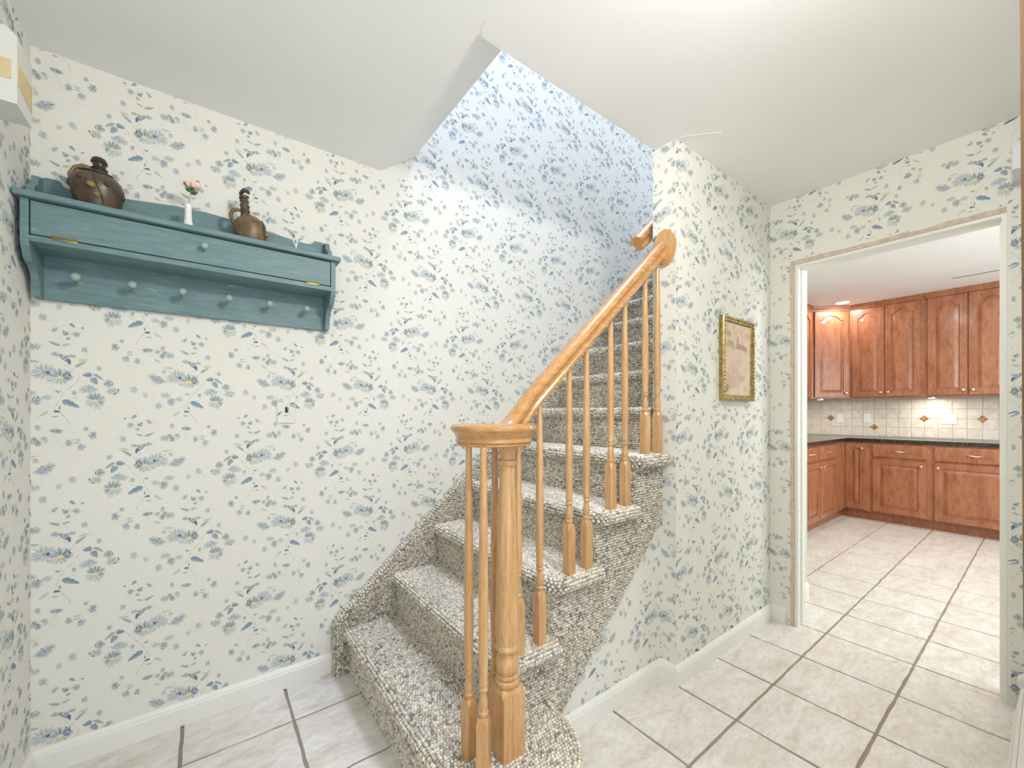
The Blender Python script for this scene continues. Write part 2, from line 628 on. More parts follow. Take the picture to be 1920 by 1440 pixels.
    m.cluster(*P(305, 440), .021, 5, BLUE_D * .6 + SLATE * .4, BLUE_L)
    m.flower(*P(385, 445), .016, .013, 9, GRN_M, GRN_L, 0, 0, .3)
    m.flower(*P(240, 415), .010, .009, 7, BLUE_M, GRN_L, 0, 0, .2)
    m.cluster(*P(545, 262), .0135, 3, BLUE_M, BLUE_L)
    m.cluster(*P(662, 285), .0135, 4, BLUE_D, BLUE_L)
    m.cluster(*P(680, 335), .011, 3, BLUE_M, GRN_L)
    m.flower(*P(752, 290), .011, .012, 8, BLUE_M, BLUE_L, .4, 0, .2)
    m.leaf(*P(690, 185), *P(742, 222), .0055, BLUE_M, GRN_M)
    m.leaf(*P(800, 226), *P(828, 216), .004, BLUE_M, BLUE_M)
    m.flower(*P(830, 440), .010, .012, 8, BLUE_M * .7 + GRN_L * .3, BLUE_L, 0, 0, .2)
    # sprigs and buds
    m.flower(*P(1130, 395), .0125, .016, 9, BLUE_D, BLUE_L, .3, 0, .3)
    m.flower(*P(1195, 325), .0085, .008, 7, BLUE_M, GRN_L, 0, 0, .2)
    m.flower(*P(1235, 515), .0110, .0135, 9, BLUE_M, BLUE_L, .2, 0, .3)
    m.flower(*P(405, 1240), .0085, .012, 8, BLUE_M * .6 + GRN_L * .4, GRN_L, 0, 0, .2)
    m.flower(*P(570, 1275), .0165, .0095, 9, BLUE_D * .6 + SLATE * .4, BLUE_L, -.1, 0, .3)
    m.flower(*P(680, 1400), .0105, .0135, 9, BLUE_M, BLUE_L, 0, 0, .3)
    m.flower(*P(730, 890), .0075, .0095, 7, GRN_M, GRN_L, 0, 0, .3)
    m.flower(*P(315, 630), .0075, .009, 7, GRN_L, GRN_L, 0, 0, .3)
    m.flower(*P(970, 628), .0095, .010, 8, GRN_M * .6 + BLUE_L * .4, GRN_L, 0, 0, .2)
    m.flower(*P(1320, 845), .0115, .014, 8, BLUE_M * .4 + BLUE_L * .6, BLUE_L, 0, 0, .3)
    m.flower(*P(110, 900), .0095, .011, 7, BLUE_L, GRN_L, 0, 0, .2)
    return (np.array(m.V), np.array(m.Lz, float), np.array(m.C), np.array(m.F))


MOTIF = make_motif()


class Paper:
    """a wall mesh: flat base polygons plus the printed sprays, one mesh"""

    def __init__(self):
        self.V, self.F3, self.C, self.n = [], [], [], 0

    def _push(self, V, F, C):
        self.V.append(V)
        self.F3.append(F + self.n)
        self.C.append(C)
        self.n += len(V)

    def base(self, mb, col=None):
        V = np.array(mb.v)
        F = []
        for f in mb.f:
            for i in range(1, len(f) - 1):
                F.append((f[0], f[i], f[i + 1]))
        self._push(V, np.array(F), np.tile(PBG if col is None else np.array(col), (len(V), 1)))

    def prints(self, fn, u0, u1, v0, v1, pu, pv, keep=None, flip=1):
        """fn(u,v,d)->xyz; motif A at (pu,pv), mirrored B half a drop away"""
        mV, mL, mC, mF = MOTIF
        for (du, dv, mir) in ((0, 0, 1), (.218, -.318, -1)):
            for i in range(-14, 15):
                for j in range(-8, 9):
                    cu, cv = pu + du + i * .3465, pv + dv + j * .6145
                    if cu < u0 - .22 or cu > u1 + .22 or cv < v0 - .27 or cv > v1 + .27:
                        continue
                    U = cu + mV[:, 0] * mir * flip
                    Vv = cv + mV[:, 1]
                    fu, fv = U[mF].mean(1), Vv[mF].mean(1)
                    ok = (fu > u0) & (fu < u1) & (fv > v0) & (fv < v1)
                    if keep is not None:
                        ok &= keep(fu, fv)
                    if not ok.any():
                        continue
                    F = mF[ok]
                    used, inv = np.unique(F, return_inverse=True)
                    U2 = np.clip(U[used], u0, u1)
                    V2 = np.clip(Vv[used], v0, v1)
                    X = fn(U2, V2, .00012 + mL[used] * 4e-6)
                    self._push(np.stack(X, 1), inv.reshape(F.shape), mC[used])

    def build(self, name):
        o = np_mesh(name, np.concatenate(self.V), np.concatenate(self.F3), None, np.concatenate(self.C), 'wallpaper')
        return struct(o)


full = lambda a, v: np.full_like(a, v)

# long wall beside the stairs
p = Paper()
b = MB()
b.box(XL - .12, 3.2, YS, YS + .12, 0, 6.5)
b.box(3.2, 4.2, YS, YS + .12, 2.62, 6.5)
p.base(b)
p.prints(lambda u, v, d: (u, YS - d, v), XL, 3.6, .09, 4.6, -.4, 1.336)
p.build('wall_back')
# wall on the left
p = Paper()
b = MB()
b.box(XL - .12, XL, -.12, YS, 0, 6.5)
p.base(b)
p.prints(lambda u, v, d: (XL + d, u, v), .9, YS, .09, H, 1.87, 1.15)
p.build('wall_left')
# partition between stair and hall (front face and end)
p = Paper()
b = MB()
b.box(XP, 2.79, YP, YPB, 0, 6.5)
p.base(b)
p.prints(lambda u, v, d: (u, YP - d, v), XP, XD, .09, H, 1.83, 1.41)
p.prints(lambda u, v, d: (XP - d, u, v), YP, YPB, .09, H, 1.10, 1.50)
p.build('wall_partition')
# low wall under the stair
p = Paper()
b = MB()
diag = lambda x: .070 + .96 * (x - .985)
b.prism([(.93, 0), (XP, 0), (XP, diag(XP) + .006), (.93, diag(.93) + .006)], lambda x, z, h: (x, h, z), 1.092, 1.13)
p.base(b)
p.prints(lambda u, v, d: (u, 1.092 - d, v), .95, XP, .09, .9, 1.37, .60, keep=lambda u, v: v < diag(u) + .03)
p.build('wall_under_stair')
# wall with the kitchen doorway
DY0, DY1, DZ = .118, .888, 2.058
p = Paper()
b = MB()
b.box(XD, 2.79, -.12, DY0, 0, H + .1)
b.box(XD, 2.79, DY1, YP, 0, H + .1)
b.box(XD, 2.79, DY0, DY1, DZ, H + .1)
p.base(b)
inside = lambda u, v: ~((u > DY0 - .012) & (u < DY1 + .022) & (v < DZ + .022))
p.prints(lambda u, v, d: (XD - d, u, v), .0, YP, .0, H, .555, 2.23, keep=inside, flip=-1)
p.build('wall_right')
# front wall beside the entrance the picture is taken from
p = Paper()
b = MB()
b.box(.90, 2.79, -.12, .0, 0, H + .1)
b.box(XL - .12, .90, -.12, .0, 2.12, H + .1)
p.base(b)
p.prints(lambda u, v, d: (u, d, v), .90, XD, .1, H, .9, 1.2)
p.build('wall_front')

# ------------------------------------------------------------------ ceiling with the stair opening
b = MB()
OX, OY = .703, 1.12
b.box(XL - .12, XD + .05, -.6, OY, H, 2.70)
b.prism([(XL - .12, H), (OX, H), (.882, 2.569), (.882, 2.70), (XL - .12, 2.70)], lambda x, z, h: (x, h, z), OY, YS)
b.box(XP, XD + .05, OY, YPB, H, 2.70)
struct(b.build('ceiling', 'ceiling_paint'))
# hairline crack running from the partition corner over the ceiling
b = MB()
pts = [(XP, YP), (1.70, .975), (1.735, .935), (1.765, .905), (1.80, .87)]
for (x0, y0), (x1, y1) in zip(pts, pts[1:]):
    d = Vector((x1 - x0, y1 - y0)).normalized() * .0016
    b.prism([(x0 - d.y, y0 + d.x), (x0 + d.y, y0 - d.x), (x1 + d.y, y1 - d.x), (x1 - d.y, y1 + d.x)], lambda x, y, h: (x, y, h), H - .0012, H + .001)
pts = [(OX + .02, OY), (.700, 1.09), (.695, 1.06)]
for (x0, y0), (x1, y1) in zip(pts, pts[1:]):
    d = Vector((x1 - x0, y1 - y0)).normalized() * .0014
    b.prism([(x0 - d.y, y0 + d.x), (x0 + d.y, y0 - d.x), (x1 + d.y, y1 - d.x), (x1 - d.y, y1 + d.x)], lambda x, y, h: (x, y, h), H - .0012, H + .001)
struct(b.build('trim_1', 'white_trim'))
# upper storey shell (keeps the stairwell closed above)
b = MB()
b.box(XL - .12, 4.3, -.12, 0, 2.7, 6.5)
b.box(4.2, 4.3, 0, YS, 2.62, 6.5)
b.box(XL - .12, 4.3, -.12, YS + .12, 6.5, 6.6)
struct(b.build('wall_upper', 'ceiling_paint'))

# ------------------------------------------------------------------ floor: slab with separate tiles
b = MB()
b.box(XL - .12, 6.6, -1.6, 2.2, -.12, -.005)
floor = struct(b.build('floor', 'grout'))


def tile_mesh(x0, x1, y0, y1, seed, seg=8):
    rg = random.Random(seed)
    loop = []
    cs = [(x0, y0), (x1, y0), (x1, y1), (x0, y1)]
    for (ax, ay), (bx, by) in zip(cs, cs[1:] + cs[:1]):
        for k in range(seg):
            tt = k / seg
            j = rg.uniform(-.0019, .0019) if k else 0
            nx, ny = (by - ay), -(bx - ax)
            L = math.hypot(nx, ny)
            loop.append((ax + (bx - ax) * tt + nx / L * j, ay + (by - ay) * tt + ny / L * j))
    n = len(loop)
    cxm, cym = (x0 + x1) / 2, (y0 + y1) / 2
    top = [(cxm + (x - cxm) * .992, cym + (y - cym) * .992, 0) for x, y in loop]
    side = [(x, y, -.0015) for x, y in loop]
    bot = [(x, y, -.006) for x, y in loop]
    vs = top + side + bot
    fs = [tuple(range(n))]
    for a in (0, n):
        fs += [(a + i, a + n + i, a + n + (i + 1) % n, a + (i + 1) % n) for i in range(n)]
    me = bpy.data.meshes.new('tile')
    me.from_pydata(vs, [], fs)
    me.materials.append(MATS['floor_tile'])
    return me


G2 = .0052
std = [tile_mesh(G2, GP - G2, G2, GP - G2, s) for s in range(6)]
REG = [(XL, 1.0, .0, YS), (1.0, XP, .0, 1.092), (XP, XD, .0, YP), (XD, 2.79, DY0, DY1), (2.79, 3.21, -.5, .99), (3.21, 6.1, -.5, 1.52)]
cnt = 0
for i in range(-7, 13):
    for j in range(-4, 5):
        tx0, ty0 = GX + i * GP, GY + j * GP
        for (rx0, rx1, ry0, ry1) in REG:
            x0, x1 = max(tx0, rx0), min(tx0 + GP, rx1)
            y0, y1 = max(ty0, ry0), min(ty0 + GP, ry1)
            if x1 - x0 < .02 or y1 - y0 < .02:
                continue
            if x0 > .62 and y0 > 1.3 and x1 < 1.1:
                continue
            if x1 - x0 > GP - 1e-4 and y1 - y0 > GP - 1e-4:
                me = std[cnt % 6]
                lo = (tx0, ty0, 0)
            else:
                a0 = G2 if x0 == tx0 else 0
                a1 = G2 if abs(x1 - tx0 - GP) < 1e-6 else 0
                c0 = G2 if y0 == ty0 else 0
                c1 = G2 if abs(y1 - ty0 - GP) < 1e-6 else 0
                me = tile_mesh(x0 - tx0 + a0, x1 - tx0 - a1, y0 - ty0 + c0, y1 - ty0 - c1, cnt, 6)
                lo = (tx0, ty0, 0)
            o = bpy.data.objects.new('tile', me)
            COL.objects.link(o)
            o.location = lo
            o.parent = floor
            cnt += 1


# ------------------------------------------------------------------ baseboards
def baseboard(name, pts_a, fn):
    """profile (out, z) extruded; fn(s, out, z)->xyz between s0 and s1"""
    s0, s1 = pts_a
    prof = [(0, 0), (.013, 0), (.013, .066), (.0105, .072), (.0105, .076), (.006, .084), (.004, .088), (0, .089)]
    b = MB()
    b.rings([[fn(s0, o_, z) for o_, z in prof], [fn(s1, o_, z) for o_, z in prof]])
    return struct(b.build(name, 'white_trim'))


baseboard('baseboard_back', (XL, .480), lambda s, o_, z: (s, YS - o_, z))
baseboard('baseboard_left', (.2, YS), lambda s, o_, z: (XL + o_, s, z))
baseboard('baseboard_under_stair', (.985, XP), lambda s, o_, z: (s, 1.092 - o_, z))
baseboard('baseboard_partition_end', (YP, 1.092), lambda s, o_, z: (XP - o_, s, z))
baseboard('baseboard_partition', (XP - .013, XD), lambda s, o_, z: (s, YP - o_, z))
baseboard('baseboard_right', (DY1 + .042, YP), lambda s, o_, z: (XD - o_, s, z))
baseboard('baseboard_kitchen', (2.79, 3.21), lambda s, o_, z: (s, .99 - o_, z))

# doorway: white jamb boards and the raw strip where the casing was taken off
b = MB()
b.box(XD + .004, 2.795, DY1 - .016, DY1 - .0005, 0, DZ)
b.box(XD + .004, 2.795, DY0 + .0005, DY0 + .014, 0, DZ)
b.box(XD + .004, 2.795, DY0 + .014, DY1 - .016, DZ - .016, DZ - .0005)
b.box(2.728, 2.74, DY1 - .024, DY1 - .016, 0, DZ - .016)
b.box(2.728, 2.74, DY0 + .014, DY0 + .022, 0, DZ - .016)
struct(b.build('door_1', 'white_trim'))
b = MB()
rg = random.Random(3)


def ragged(a0, a1, w, n):
    return [(a0 + (a1 - a0) * k / n, w + rg.uniform(-.005, .004)) for k in range(n + 1)]


e = ragged(0, DZ, .020, 30)
b.prism([(DY1, 0)] + [(DY1 + w, z) for z, w in e] + [(DY1, DZ)], lambda y, z, h: (h, y, z), XD - .0012, XD + .001)
e = ragged(DY0, DY1 + .02, .021, 22)
b.prism([(DY0, DZ)] + [(y, DZ + w) for y, w in e] + [(DY1 + .02, DZ)], lambda y, z, h: (h, y, z), XD - .0012, XD + .001)
struct(b.build('trim_2', 'torn_drywall'))

# ------------------------------------------------------------------ staircase with loop-pile carpet
RISE, RUN = .206, .227
NOSE = lambda n: .519 + RUN * (n - 1)
YF = 1.985       # face of the carpeted skirt on the long wall
YSK = 1.080      # face of the open-side skirt
YO = 1.040       # overhang of the tread returns
NST = 11
PAL = np.array([lin(c) for c in ((222, 217, 208), (206, 199, 188), (184, 176, 166), (152, 144, 136), (234, 230, 223), (216, 206, 188), (198, 194, 192))])
PALW = np.array([.25, .2, .12, .05, .19, .1, .09])


def loops(P, N, size, rng, tint=1.0, flat=.62):
    """a small low dome per carpet loop"""
    P = np.asarray(P, float)
    N = np.asarray(N, float)
    n = len(P)
    if n == 0:
        return None
    N = N / np.linalg.norm(N, axis=1, keepdims=True)
    ref = np.where(np.abs(N[:, 2:3]) > .7, np.array([[0., 1, 0]]), np.array([[0., 0, 1]]))
    T = np.cross(ref, N)
    T /= np.linalg.norm(T, axis=1, keepdims=True)
    B = np.cross(N, T)
    a = rng.uniform(-.6, .6, n)
    U = T * np.cos(a)[:, None] + B * np.sin(a)[:, None]
    Wv = -T * np.sin(a)[:, None] + B * np.cos(a)[:, None]
    s = size * rng.uniform(.88, 1.15, n)
    ra, rb, hh = s * .60, s * .50, s * flat * rng.uniform(.8, 1.2, n)
    P = P + U * (rng.normal(0, .09, n) * size)[:, None] + Wv * (rng.normal(0, .09, n) * size)[:, None]
    vs = []
    for rr, zz in ((1.0, .0), (.78, .62)):
        for k in range(5):
            an = 2 * pi * k / 5 + (.3 if zz else 0)
            vs.append(P + U * (ra * rr * cos(an))[:, None] + Wv * (rb * rr * sin(an))[:, None] + N * (hh * zz)[:, None])
    vs.append(P + N * hh[:, None])
    V = np.stack(vs, 1).reshape(-1, 3)
    k0 = (np.arange(n) * 11)[:, None]
    F4 = np.concatenate([k0 + np.array([[i, (i + 1) % 5, 5 + (i + 1) % 5, 5 + i]]) for i in range(5)])
    F3 = np.concatenate([k0 + np.array([[5 + i, 5 + (i + 1) % 5, 10]]) for i in range(5)])
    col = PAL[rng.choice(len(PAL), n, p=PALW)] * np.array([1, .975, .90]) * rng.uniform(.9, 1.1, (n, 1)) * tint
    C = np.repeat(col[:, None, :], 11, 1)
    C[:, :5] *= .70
    return V, F3, F4, C.reshape(-1, 3)


def loops_build(parts, parent, name='carpet_pile'):
    parts = [q for q in parts if q is not None]
    V, F3, F4, C, k = [], [], [], [], 0
    for a, b3, b4, c in parts:
        V.append(a)
        F3.append(b3 + k)
        F4.append(b4 + k)
        C.append(c)
        k += len(a)
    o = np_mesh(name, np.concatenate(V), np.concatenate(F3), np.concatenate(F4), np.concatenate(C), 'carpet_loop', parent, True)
    o['kind'] = 'stuff'
    return o


def grid(a0, a1, b0, b1, s):
    na, nb = max(1, int(round((a1 - a0) / s))), max(1, int(round((b1 - b0) / s)))
    A, Bq = np.meshgrid(a0 + (np.arange(na) + .5) * (a1 - a0) / na, b0 + (np.arange(nb) + .5) * (b1 - b0) / nb, indexing='ij')
    A = A + (np.arange(nb) % 2)[None, :] * .5 * (a1 - a0) / na * .6
    return A.ravel(), Bq.ravel()


def edge_rows(per, rad, zc, s):
    """half-round edge swept along a polyline perimeter [(x,y,nx,ny)]"""
    per = np.array(per, float)
    seg = np.hypot(np.diff(per[:, 0]), np.diff(per[:, 1]))
    L = np.concatenate([[0], np.cumsum(seg)])
    m = max(2, int(L[-1] / s))
    Pp, Nn = [], []
    rows = max(3, int(round(pi * rad / s)))
    for r in range(rows):
        th = pi / 2 - pi * (r + .5) / rows
        q = (np.arange(m) + (.5 if r % 2 else .1)) / m * L[-1]
        x, y, nx, ny = [np.interp(q, L, per[:, k]) for k in range(4)]
        nl = np.hypot(nx, ny)
        nx, ny = nx / nl, ny / nl
        Pp.append(np.stack([x + nx * rad * cos(th), y + ny * rad * cos(th), np.full(m, zc + rad * sin(th))], 1))
        Nn.append(np.stack([nx * cos(th), ny * cos(th), np.full(m, sin(th))], 1))
    return np.concatenate(Pp), np.concatenate(Nn)


def half_round_slab(b, per, rad, zc, inner):
    """solid slab: perimeter with a half-round edge, closed by the inner polygon"""
    rings = []
    for k in range(7):
        th = -pi / 2 + pi * k / 6
        rings.append([(x + nx * rad * cos(th), y + ny * rad * cos(th), zc + rad * sin(th)) for x, y, nx, ny in per] +
                     [(x, y, zc + rad * sin(th)) for x, y in inner])
    b.rings(rings)


stair = thing('staircase', 'straight staircase covered in grey beige loop carpet rising along the long papered wall', 'stairs', (0, 0, 0))
TR = .022
for n in range(1, NST + 1):
    rng = np.random.default_rng(100 + n)
    nx_, zt = NOSE(n), RISE * n
    rx = nx_ + .022
    back = NOSE(n + 1) + .03
    s = .0092 if n < 5 else (.0105 if n < 8 else .012)
    zc = zt - TR
    b = MB()
    parts = []
    z0 = RISE * (n - 1)
    if n == 1:
        C0, Rr = (.738, 1.0), .219
        per = [(nx_ + TR, YF, -1, 0)]
        for k in range(25):
            a = pi + pi * k / 24
            per.append((C0[0] + (Rr - TR) * cos(a), C0[1] + (Rr - TR) * sin(a), cos(a), sin(a)))
        per.append((C0[0] + Rr - TR + .015, 1.075, 1, .0))
        half_round_slab(b, per, TR, zc, [(C0[0] + Rr - TR - .02, 1.11), (back, 1.11), (back, YF)])
        # riser following the same outline, set back under the nosing
        rp = [(x - nx * .002, y - ny * .002) for x, y, nx, ny in per] + [(back, 1.11), (back, YF)]
        b.prism(rp, lambda x, y, h: (x, y, h), 0, zc)
        P, N = edge_rows(per, TR, zc, .0118)
        parts.append(loops(P, N, .0128, rng))
        P, N = [], []
        pe = np.array(per)
        seg = np.hypot(np.diff(pe[:, 0]), np.diff(pe[:, 1]))
        L = np.concatenate([[0], np.cumsum(seg)])
        for zr in np.arange(.006, zc - .012, .0112):
            m = int(L[-1] / .0112)
            q = (np.arange(m) + rng.uniform(0, 1)) / m * L[-1]
            q = q[q < L[-1]]
            x, y, ax, ay = [np.interp(q, L, pe[:, k]) for k in range(4)]
            P.append(np.stack([x - ax * .002, y - ay * .002, np.full(len(q), zr)], 1))
            N.append(np.stack([ax, ay, np.zeros(len(q))], 1))
        parts.append(loops(np.concatenate(P), np.concatenate(N), .0122, rng))
        A, Bq = grid(nx_ + TR, C0[0] + Rr - TR, .78, YF, .0108)
        dx, dy = A - C0[0], Bq - C0[1]
        ok = (Bq > C0[1]) & (A < NOSE(2) + .03) | (np.hypot(dx, dy) < Rr - TR) | (Bq > C0[1]) & (Bq < 1.08)
        ok &= ~((Bq > 1.075) & (A > NOSE(2) + .03))
        A, Bq = A[ok], Bq[ok]
        parts.append(loops(np.stack([A, Bq, np.full_like(A, zt)], 1), np.tile([[0, 0, 1.]], (len(A), 1)), .0118, rng))
    else:
        open_side = n <= 5
        yr = YO if open_side else YPB + .002
        if open_side:
            cr = .03
            per = [(nx_ + TR, YF, -1, 0), (nx_ + TR, yr + TR + cr, -1, 0)]
            for k in range(1, 7):
                a = pi + pi / 2 * k / 6
                per.append((nx_ + TR + cr + cr * cos(a), yr + TR + cr + cr * sin(a), cos(a), sin(a)))
            xe = min(back, XP - .004)
            per.append((xe, yr + TR, 0, -1))
            half_round_slab(b, per, TR, zc, [(xe, YF)])
        else:
            per = [(nx_ + TR, YF, -1, 0), (nx_ + TR, yr, -1, 0)]
            half_round_slab(b, per, TR, zc, [(back, yr), (back, YF)])
        yb = YSK + .012 if open_side else yr
        b.box(rx + .004, min(back, XP - .004) if open_side else back, yb, YF, max(0, z0 - .03), zc)
        P, N = edge_rows(per, TR, zc, .0112 if open_side else s)
        parts.append(loops(P, N, .0126 if open_side else s * 1.1, rng))
        if open_side:   # the side return is laid with bigger, rounder loops
            P, N = edge_rows([(nx_ + TR + .03, yr + TR, 0, -1), (xe, yr + TR, 0, -1)], TR, zc, .0125)
            parts.append(loops(P + N * .0005, N, .0135, rng))
        A, Bq = grid(nx_ + TR, min(back, NOSE(n + 1) + .024), (yr + TR if open_side else yr + .004), YF, s)
        parts.append(loops(np.stack([A, Bq, np.full_like(A, zt)], 1), np.tile([[0, 0, 1.]], (len(A), 1)), s * 1.12, rng))
        A, Bq = grid(yb, YF, z0, zc - TR + .004, s)
        parts.append(loops(np.stack([np.full_like(A, rx + .004), A, Bq], 1), np.tile([[-1., 0, 0]], (len(A), 1)), s * 1.12, rng))
    st = b.build('step', 'carpet_backing', stair)
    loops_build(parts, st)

# skirt on the long wall, rows of loops running level
b = MB()
ztop = lambda x: .238 + .893 * (x - .478)
XE = 2.95
b.prism([(.478, 0), (.74, 0), (XE, ztop(XE) - .36), (XE, ztop(XE)), (.478, ztop(.478))], lambda x, z, h: (x, h, z), YF, YS - .001)
sk = b.build('wall_skirt', 'carpet_backing', stair)
rng = np.random.default_rng(55)
A, Bq = grid(.478, XE, .0, ztop(XE), .0112)
nst = np.floor((A - .519 - .034) / RUN) + 1
treadz = np.clip(nst, 0, None) * RISE
ok = (Bq < ztop(A) - .004) & (Bq > treadz - .05 * (nst > 0)) | (Bq < ztop(A) - .004) & (A < .56)
A, Bq = A[ok], Bq[ok]
parts = [loops(np.stack([A, np.full_like(A, YF), Bq], 1), np.tile([[0, -1., 0]], (len(A), 1)), .0122, rng, .92)]
A, Bq = grid(.478, XE, YF, YS - .004, .0112)
nn = np.array([-.893, 0, 1.])
parts.append(loops(np.stack([A, Bq, ztop(A)], 1), np.tile(nn, (len(A), 1)), .0122, rng, .95))
A, Bq = grid(YF, YS - .004, 0, ztop(.478), .0112)
parts.append(loops(np.stack([np.full_like(A, .478), A, Bq], 1), np.tile([[-1., 0, 0]], (len(A), 1)), .0122, rng, .92))
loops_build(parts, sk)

# skirt on the open side, stepped above, slanted below
b = MB()
prof = [(.80, 0)]
for n in range(2, 6):
    prof += [(NOSE(n) + .026, RISE * (n - 1) - .01), (NOSE(n) + .026, RISE * n - .03)]
prof += [(XP - .004, RISE * 5 - .03), (XP - .004, diag(XP)), (.985, diag(.985)), (.912, 0)]
prof[0] = (NOSE(2) + .026, 0)
b.prism(prof, lambda x, z, h: (x, h, z), YSK + .002, YSK + .03)
sd = b.build('side_skirt', 'carpet_backing', stair)
A, Bq = grid(NOSE(2) + .026, XP - .004, 0, RISE * 5, .0112)
nst = np.floor((A - NOSE(1) - .026) / RUN) + 1
ok = (Bq < nst * RISE - .04) & (Bq > diag(A) - .003)
A, Bq = A[ok], Bq[ok]
parts = [loops(np.stack([A, np.full_like(A, YSK + .002), Bq], 1), np.tile([[0, -1., 0]], (len(A), 1)), .0124, rng, .90)]
for n in range(2, 6):   # return strips at the riser corners
    A, Bq = grid(YSK, YSK + .03, RISE * (n - 1), RISE * n - .04, .0112)
    parts.append(loops(np.stack([np.full_like(A, NOSE(n) + .026), A, Bq], 1), np.tile([[-1., 0, 0]], (len(A), 1)), .0122, rng, 1.05))
loops_build(parts, sd)

# ------------------------------------------------------------------ oak balustrade
rail = thing('stair_railing', 'oak stair railing with turned newel post, round cap and slim balusters on the open side', 'railing', (.717, .977, .206))
RB = Vector((.717, .977, .206))


def square_lathe(b, c, half, z0, z1, ch, prof, n=16, rotz=0.0, foot=.002):
    """square block with chamfered corners and lamb's tongue shoulders, running into a turned shaft"""
    def sq(h, z, k=.22):
        pts = []
        for q in range(4):
            a = q * pi / 2 + rotz
            for (u, v) in ((h, -h * (1 - k)), (h, h * (1 - k))):
                pts.append((c[0] + u * cos(a) - v * sin(a), c[1] + u * sin(a) + v * cos(a), z))
        return pts
    r0 = prof[0][0]
    b.rings([sq(half, z0, .07), sq(half, z1 - ch, .07), sq(half * .96, z1 - ch * .4, .3), sq(half * .80, z1, .45)])
    b.lathe([(rr, zz) for rr, zz in prof], (c[0], c[1], 0), n)


def baluster(x, y, z, top, rotz=0.0, blk=.178):
    b = MB()
    c = (x - RB.x, y - RB.y)
    z0, z1 = z - RB.z - .004, z - RB.z + blk
    zt_ = top - RB.z
    p_ = [(.0120, z1 - .004), (.0128, z1 + .004), (.0150, z1 + .008), (.0150, z1 + .012), (.0112, z1 + .016), (.0138, z1 + .028), (.0132, z1 + .040),
          (.0092, z1 + .062), (.0086, z1 + .068), (.0128, z1 + .072), (.0132, z1 + .077), (.0104, z1 + .081), (.0128, z1 + .086), (.0132, z1 + .091),
          (.0118, z1 + .096), (.0130, z1 + .120), (.0142, z1 + .20)]
    L = zt_ - (z1 + .2)
    p_ += [(.0138, z1 + .2 + L * .25), (.0118, z1 + .2 + L * .6), (.0095, z1 + .2 + L * .9), (.0090, zt_)]
    square_lathe(b, c, .0170, z0, z1, .022, p_, 14, rotz)
    b.build('baluster', 'oak', rail, 35)


RZ = lambda x: 1.973 - .907 * (XP - .004 - x)      # rail centre line
for (x, y, n, rz) in ((.832, 1.073, 2, 0), (.927, 1.073, 2, 0), (1.072, 1.075, 3, 0), (1.165, 1.075, 3, 0), (1.310, 1.078, 4, 0),
                      (1.402, 1.078, 4, 0), (1.545, 1.080, 5, 0), (1.636, 1.080, 5, 0)):
    baluster(x, y, n * RISE + .004, RZ(x) - .036, rz, .186)
for (x, y, rz) in ((.618, 1.033, .25), (.612, .945, .75), (.737, 1.072, .1)):
    baluster(x, y, RISE + .004, 1.122, rz, .172)
# newel
b = MB()
z1 = .205
pn = [(.030, z1 - .004), (.033, z1 + .004), (.0365, z1 + .010), (.0365, z1 + .018), (.0290, z1 + .023), (.0340, z1 + .029), (.0335, z1 + .034), (.0270, z1 + .038), (.0330, z1 + .046),
      (.0352, z1 + .058), (.0345, z1 + .072), (.0255, z1 + .092), (.0235, z1 + .098), (.0325, z1 + .103), (.0365, z1 + .112), (.0345, z1 + .119), (.0315, z1 + .123),
      (.0355, z1 + .150), (.0360, z1 + .20), (.0335, z1 + .32), (.0285, z1 + .46), (.0245, z1 + .58), (.0225, z1 + .640), (.0220, z1 + .648), (.0285, z1 + .653),
      (.0295, z1 + .659), (.0285, z1 + .665), (.0215, z1 + .670), (.0225, z1 + .688), (.0275, z1 + .700), (.0295, z1 + .706), (.0295, z1 + .712)]
square_lathe(b, (0, 0), .0390, -.004, z1, .020, pn, 24)
b.build('newel_post', 'oak', rail, 30)
# round cap over newel and balusters
b = MB()
cc = (.700 - RB.x, 1.022 - RB.y, 1.120 - RB.z)
b.lathe([(.02, 0), (.112, 0), (.1145, .003), (.1145, .006), (.112, .009), (.1165, .012), (.1165, .016), (.114, .022), (.118, .032), (.126, .042), (.1305, .046),
         (.1315, .052), (.1290, .058), (.122, .062), (.05, .064), (.02, .0645)], cc, 48)
cap = b.build('rail_cap', 'oak_rail', rail, 30)
b = MB()
b.lathe([(.004, 0), (.014, 0), (.0125, .003), (.004, .004)], (cc[0] - .015, cc[1] - .03, cc[2] + .0642), 16)
b.build('cap_plug', 'oak', cap, True)
# handrail: moulded section swept up the slope with an easing into the cap
sec = [(-.020, -.030), (.020, -.030), (.0215, -.020), (.0175, -.014), (.0185, -.004), (.0270, .004), (.0300, .012), (.0280, .021), (.0190, .0285), (.008, .0315),
       (-.008, .0315), (-.0190, .0285), (-.0280, .021), (-.0300, .012), (-.0270, .004), (-.0185, -.004), (-.0175, -.014), (-.0215, -.020)]
path = []
x0_, x1_ = .745, .905
for k in range(13):
    tt = k / 12
    x = x0_ + (x1_ - x0_) * tt
    h00, h10, h01, h11 = 2 * tt**3 - 3 * tt**2 + 1, tt**3 - 2 * tt**2 + tt, -2 * tt**3 + 3 * tt**2, tt**3 - tt**2
    z = h00 * 1.152 + h10 * 0 + h01 * RZ(x1_) + h11 * .907 * (x1_ - x0_)
    path.append((x, 1.052 + .02 * min(1, tt * 1.3), z))
path += [(1.2, 1.073, RZ(1.2)), (XP - .012, 1.073, RZ(XP - .012))]


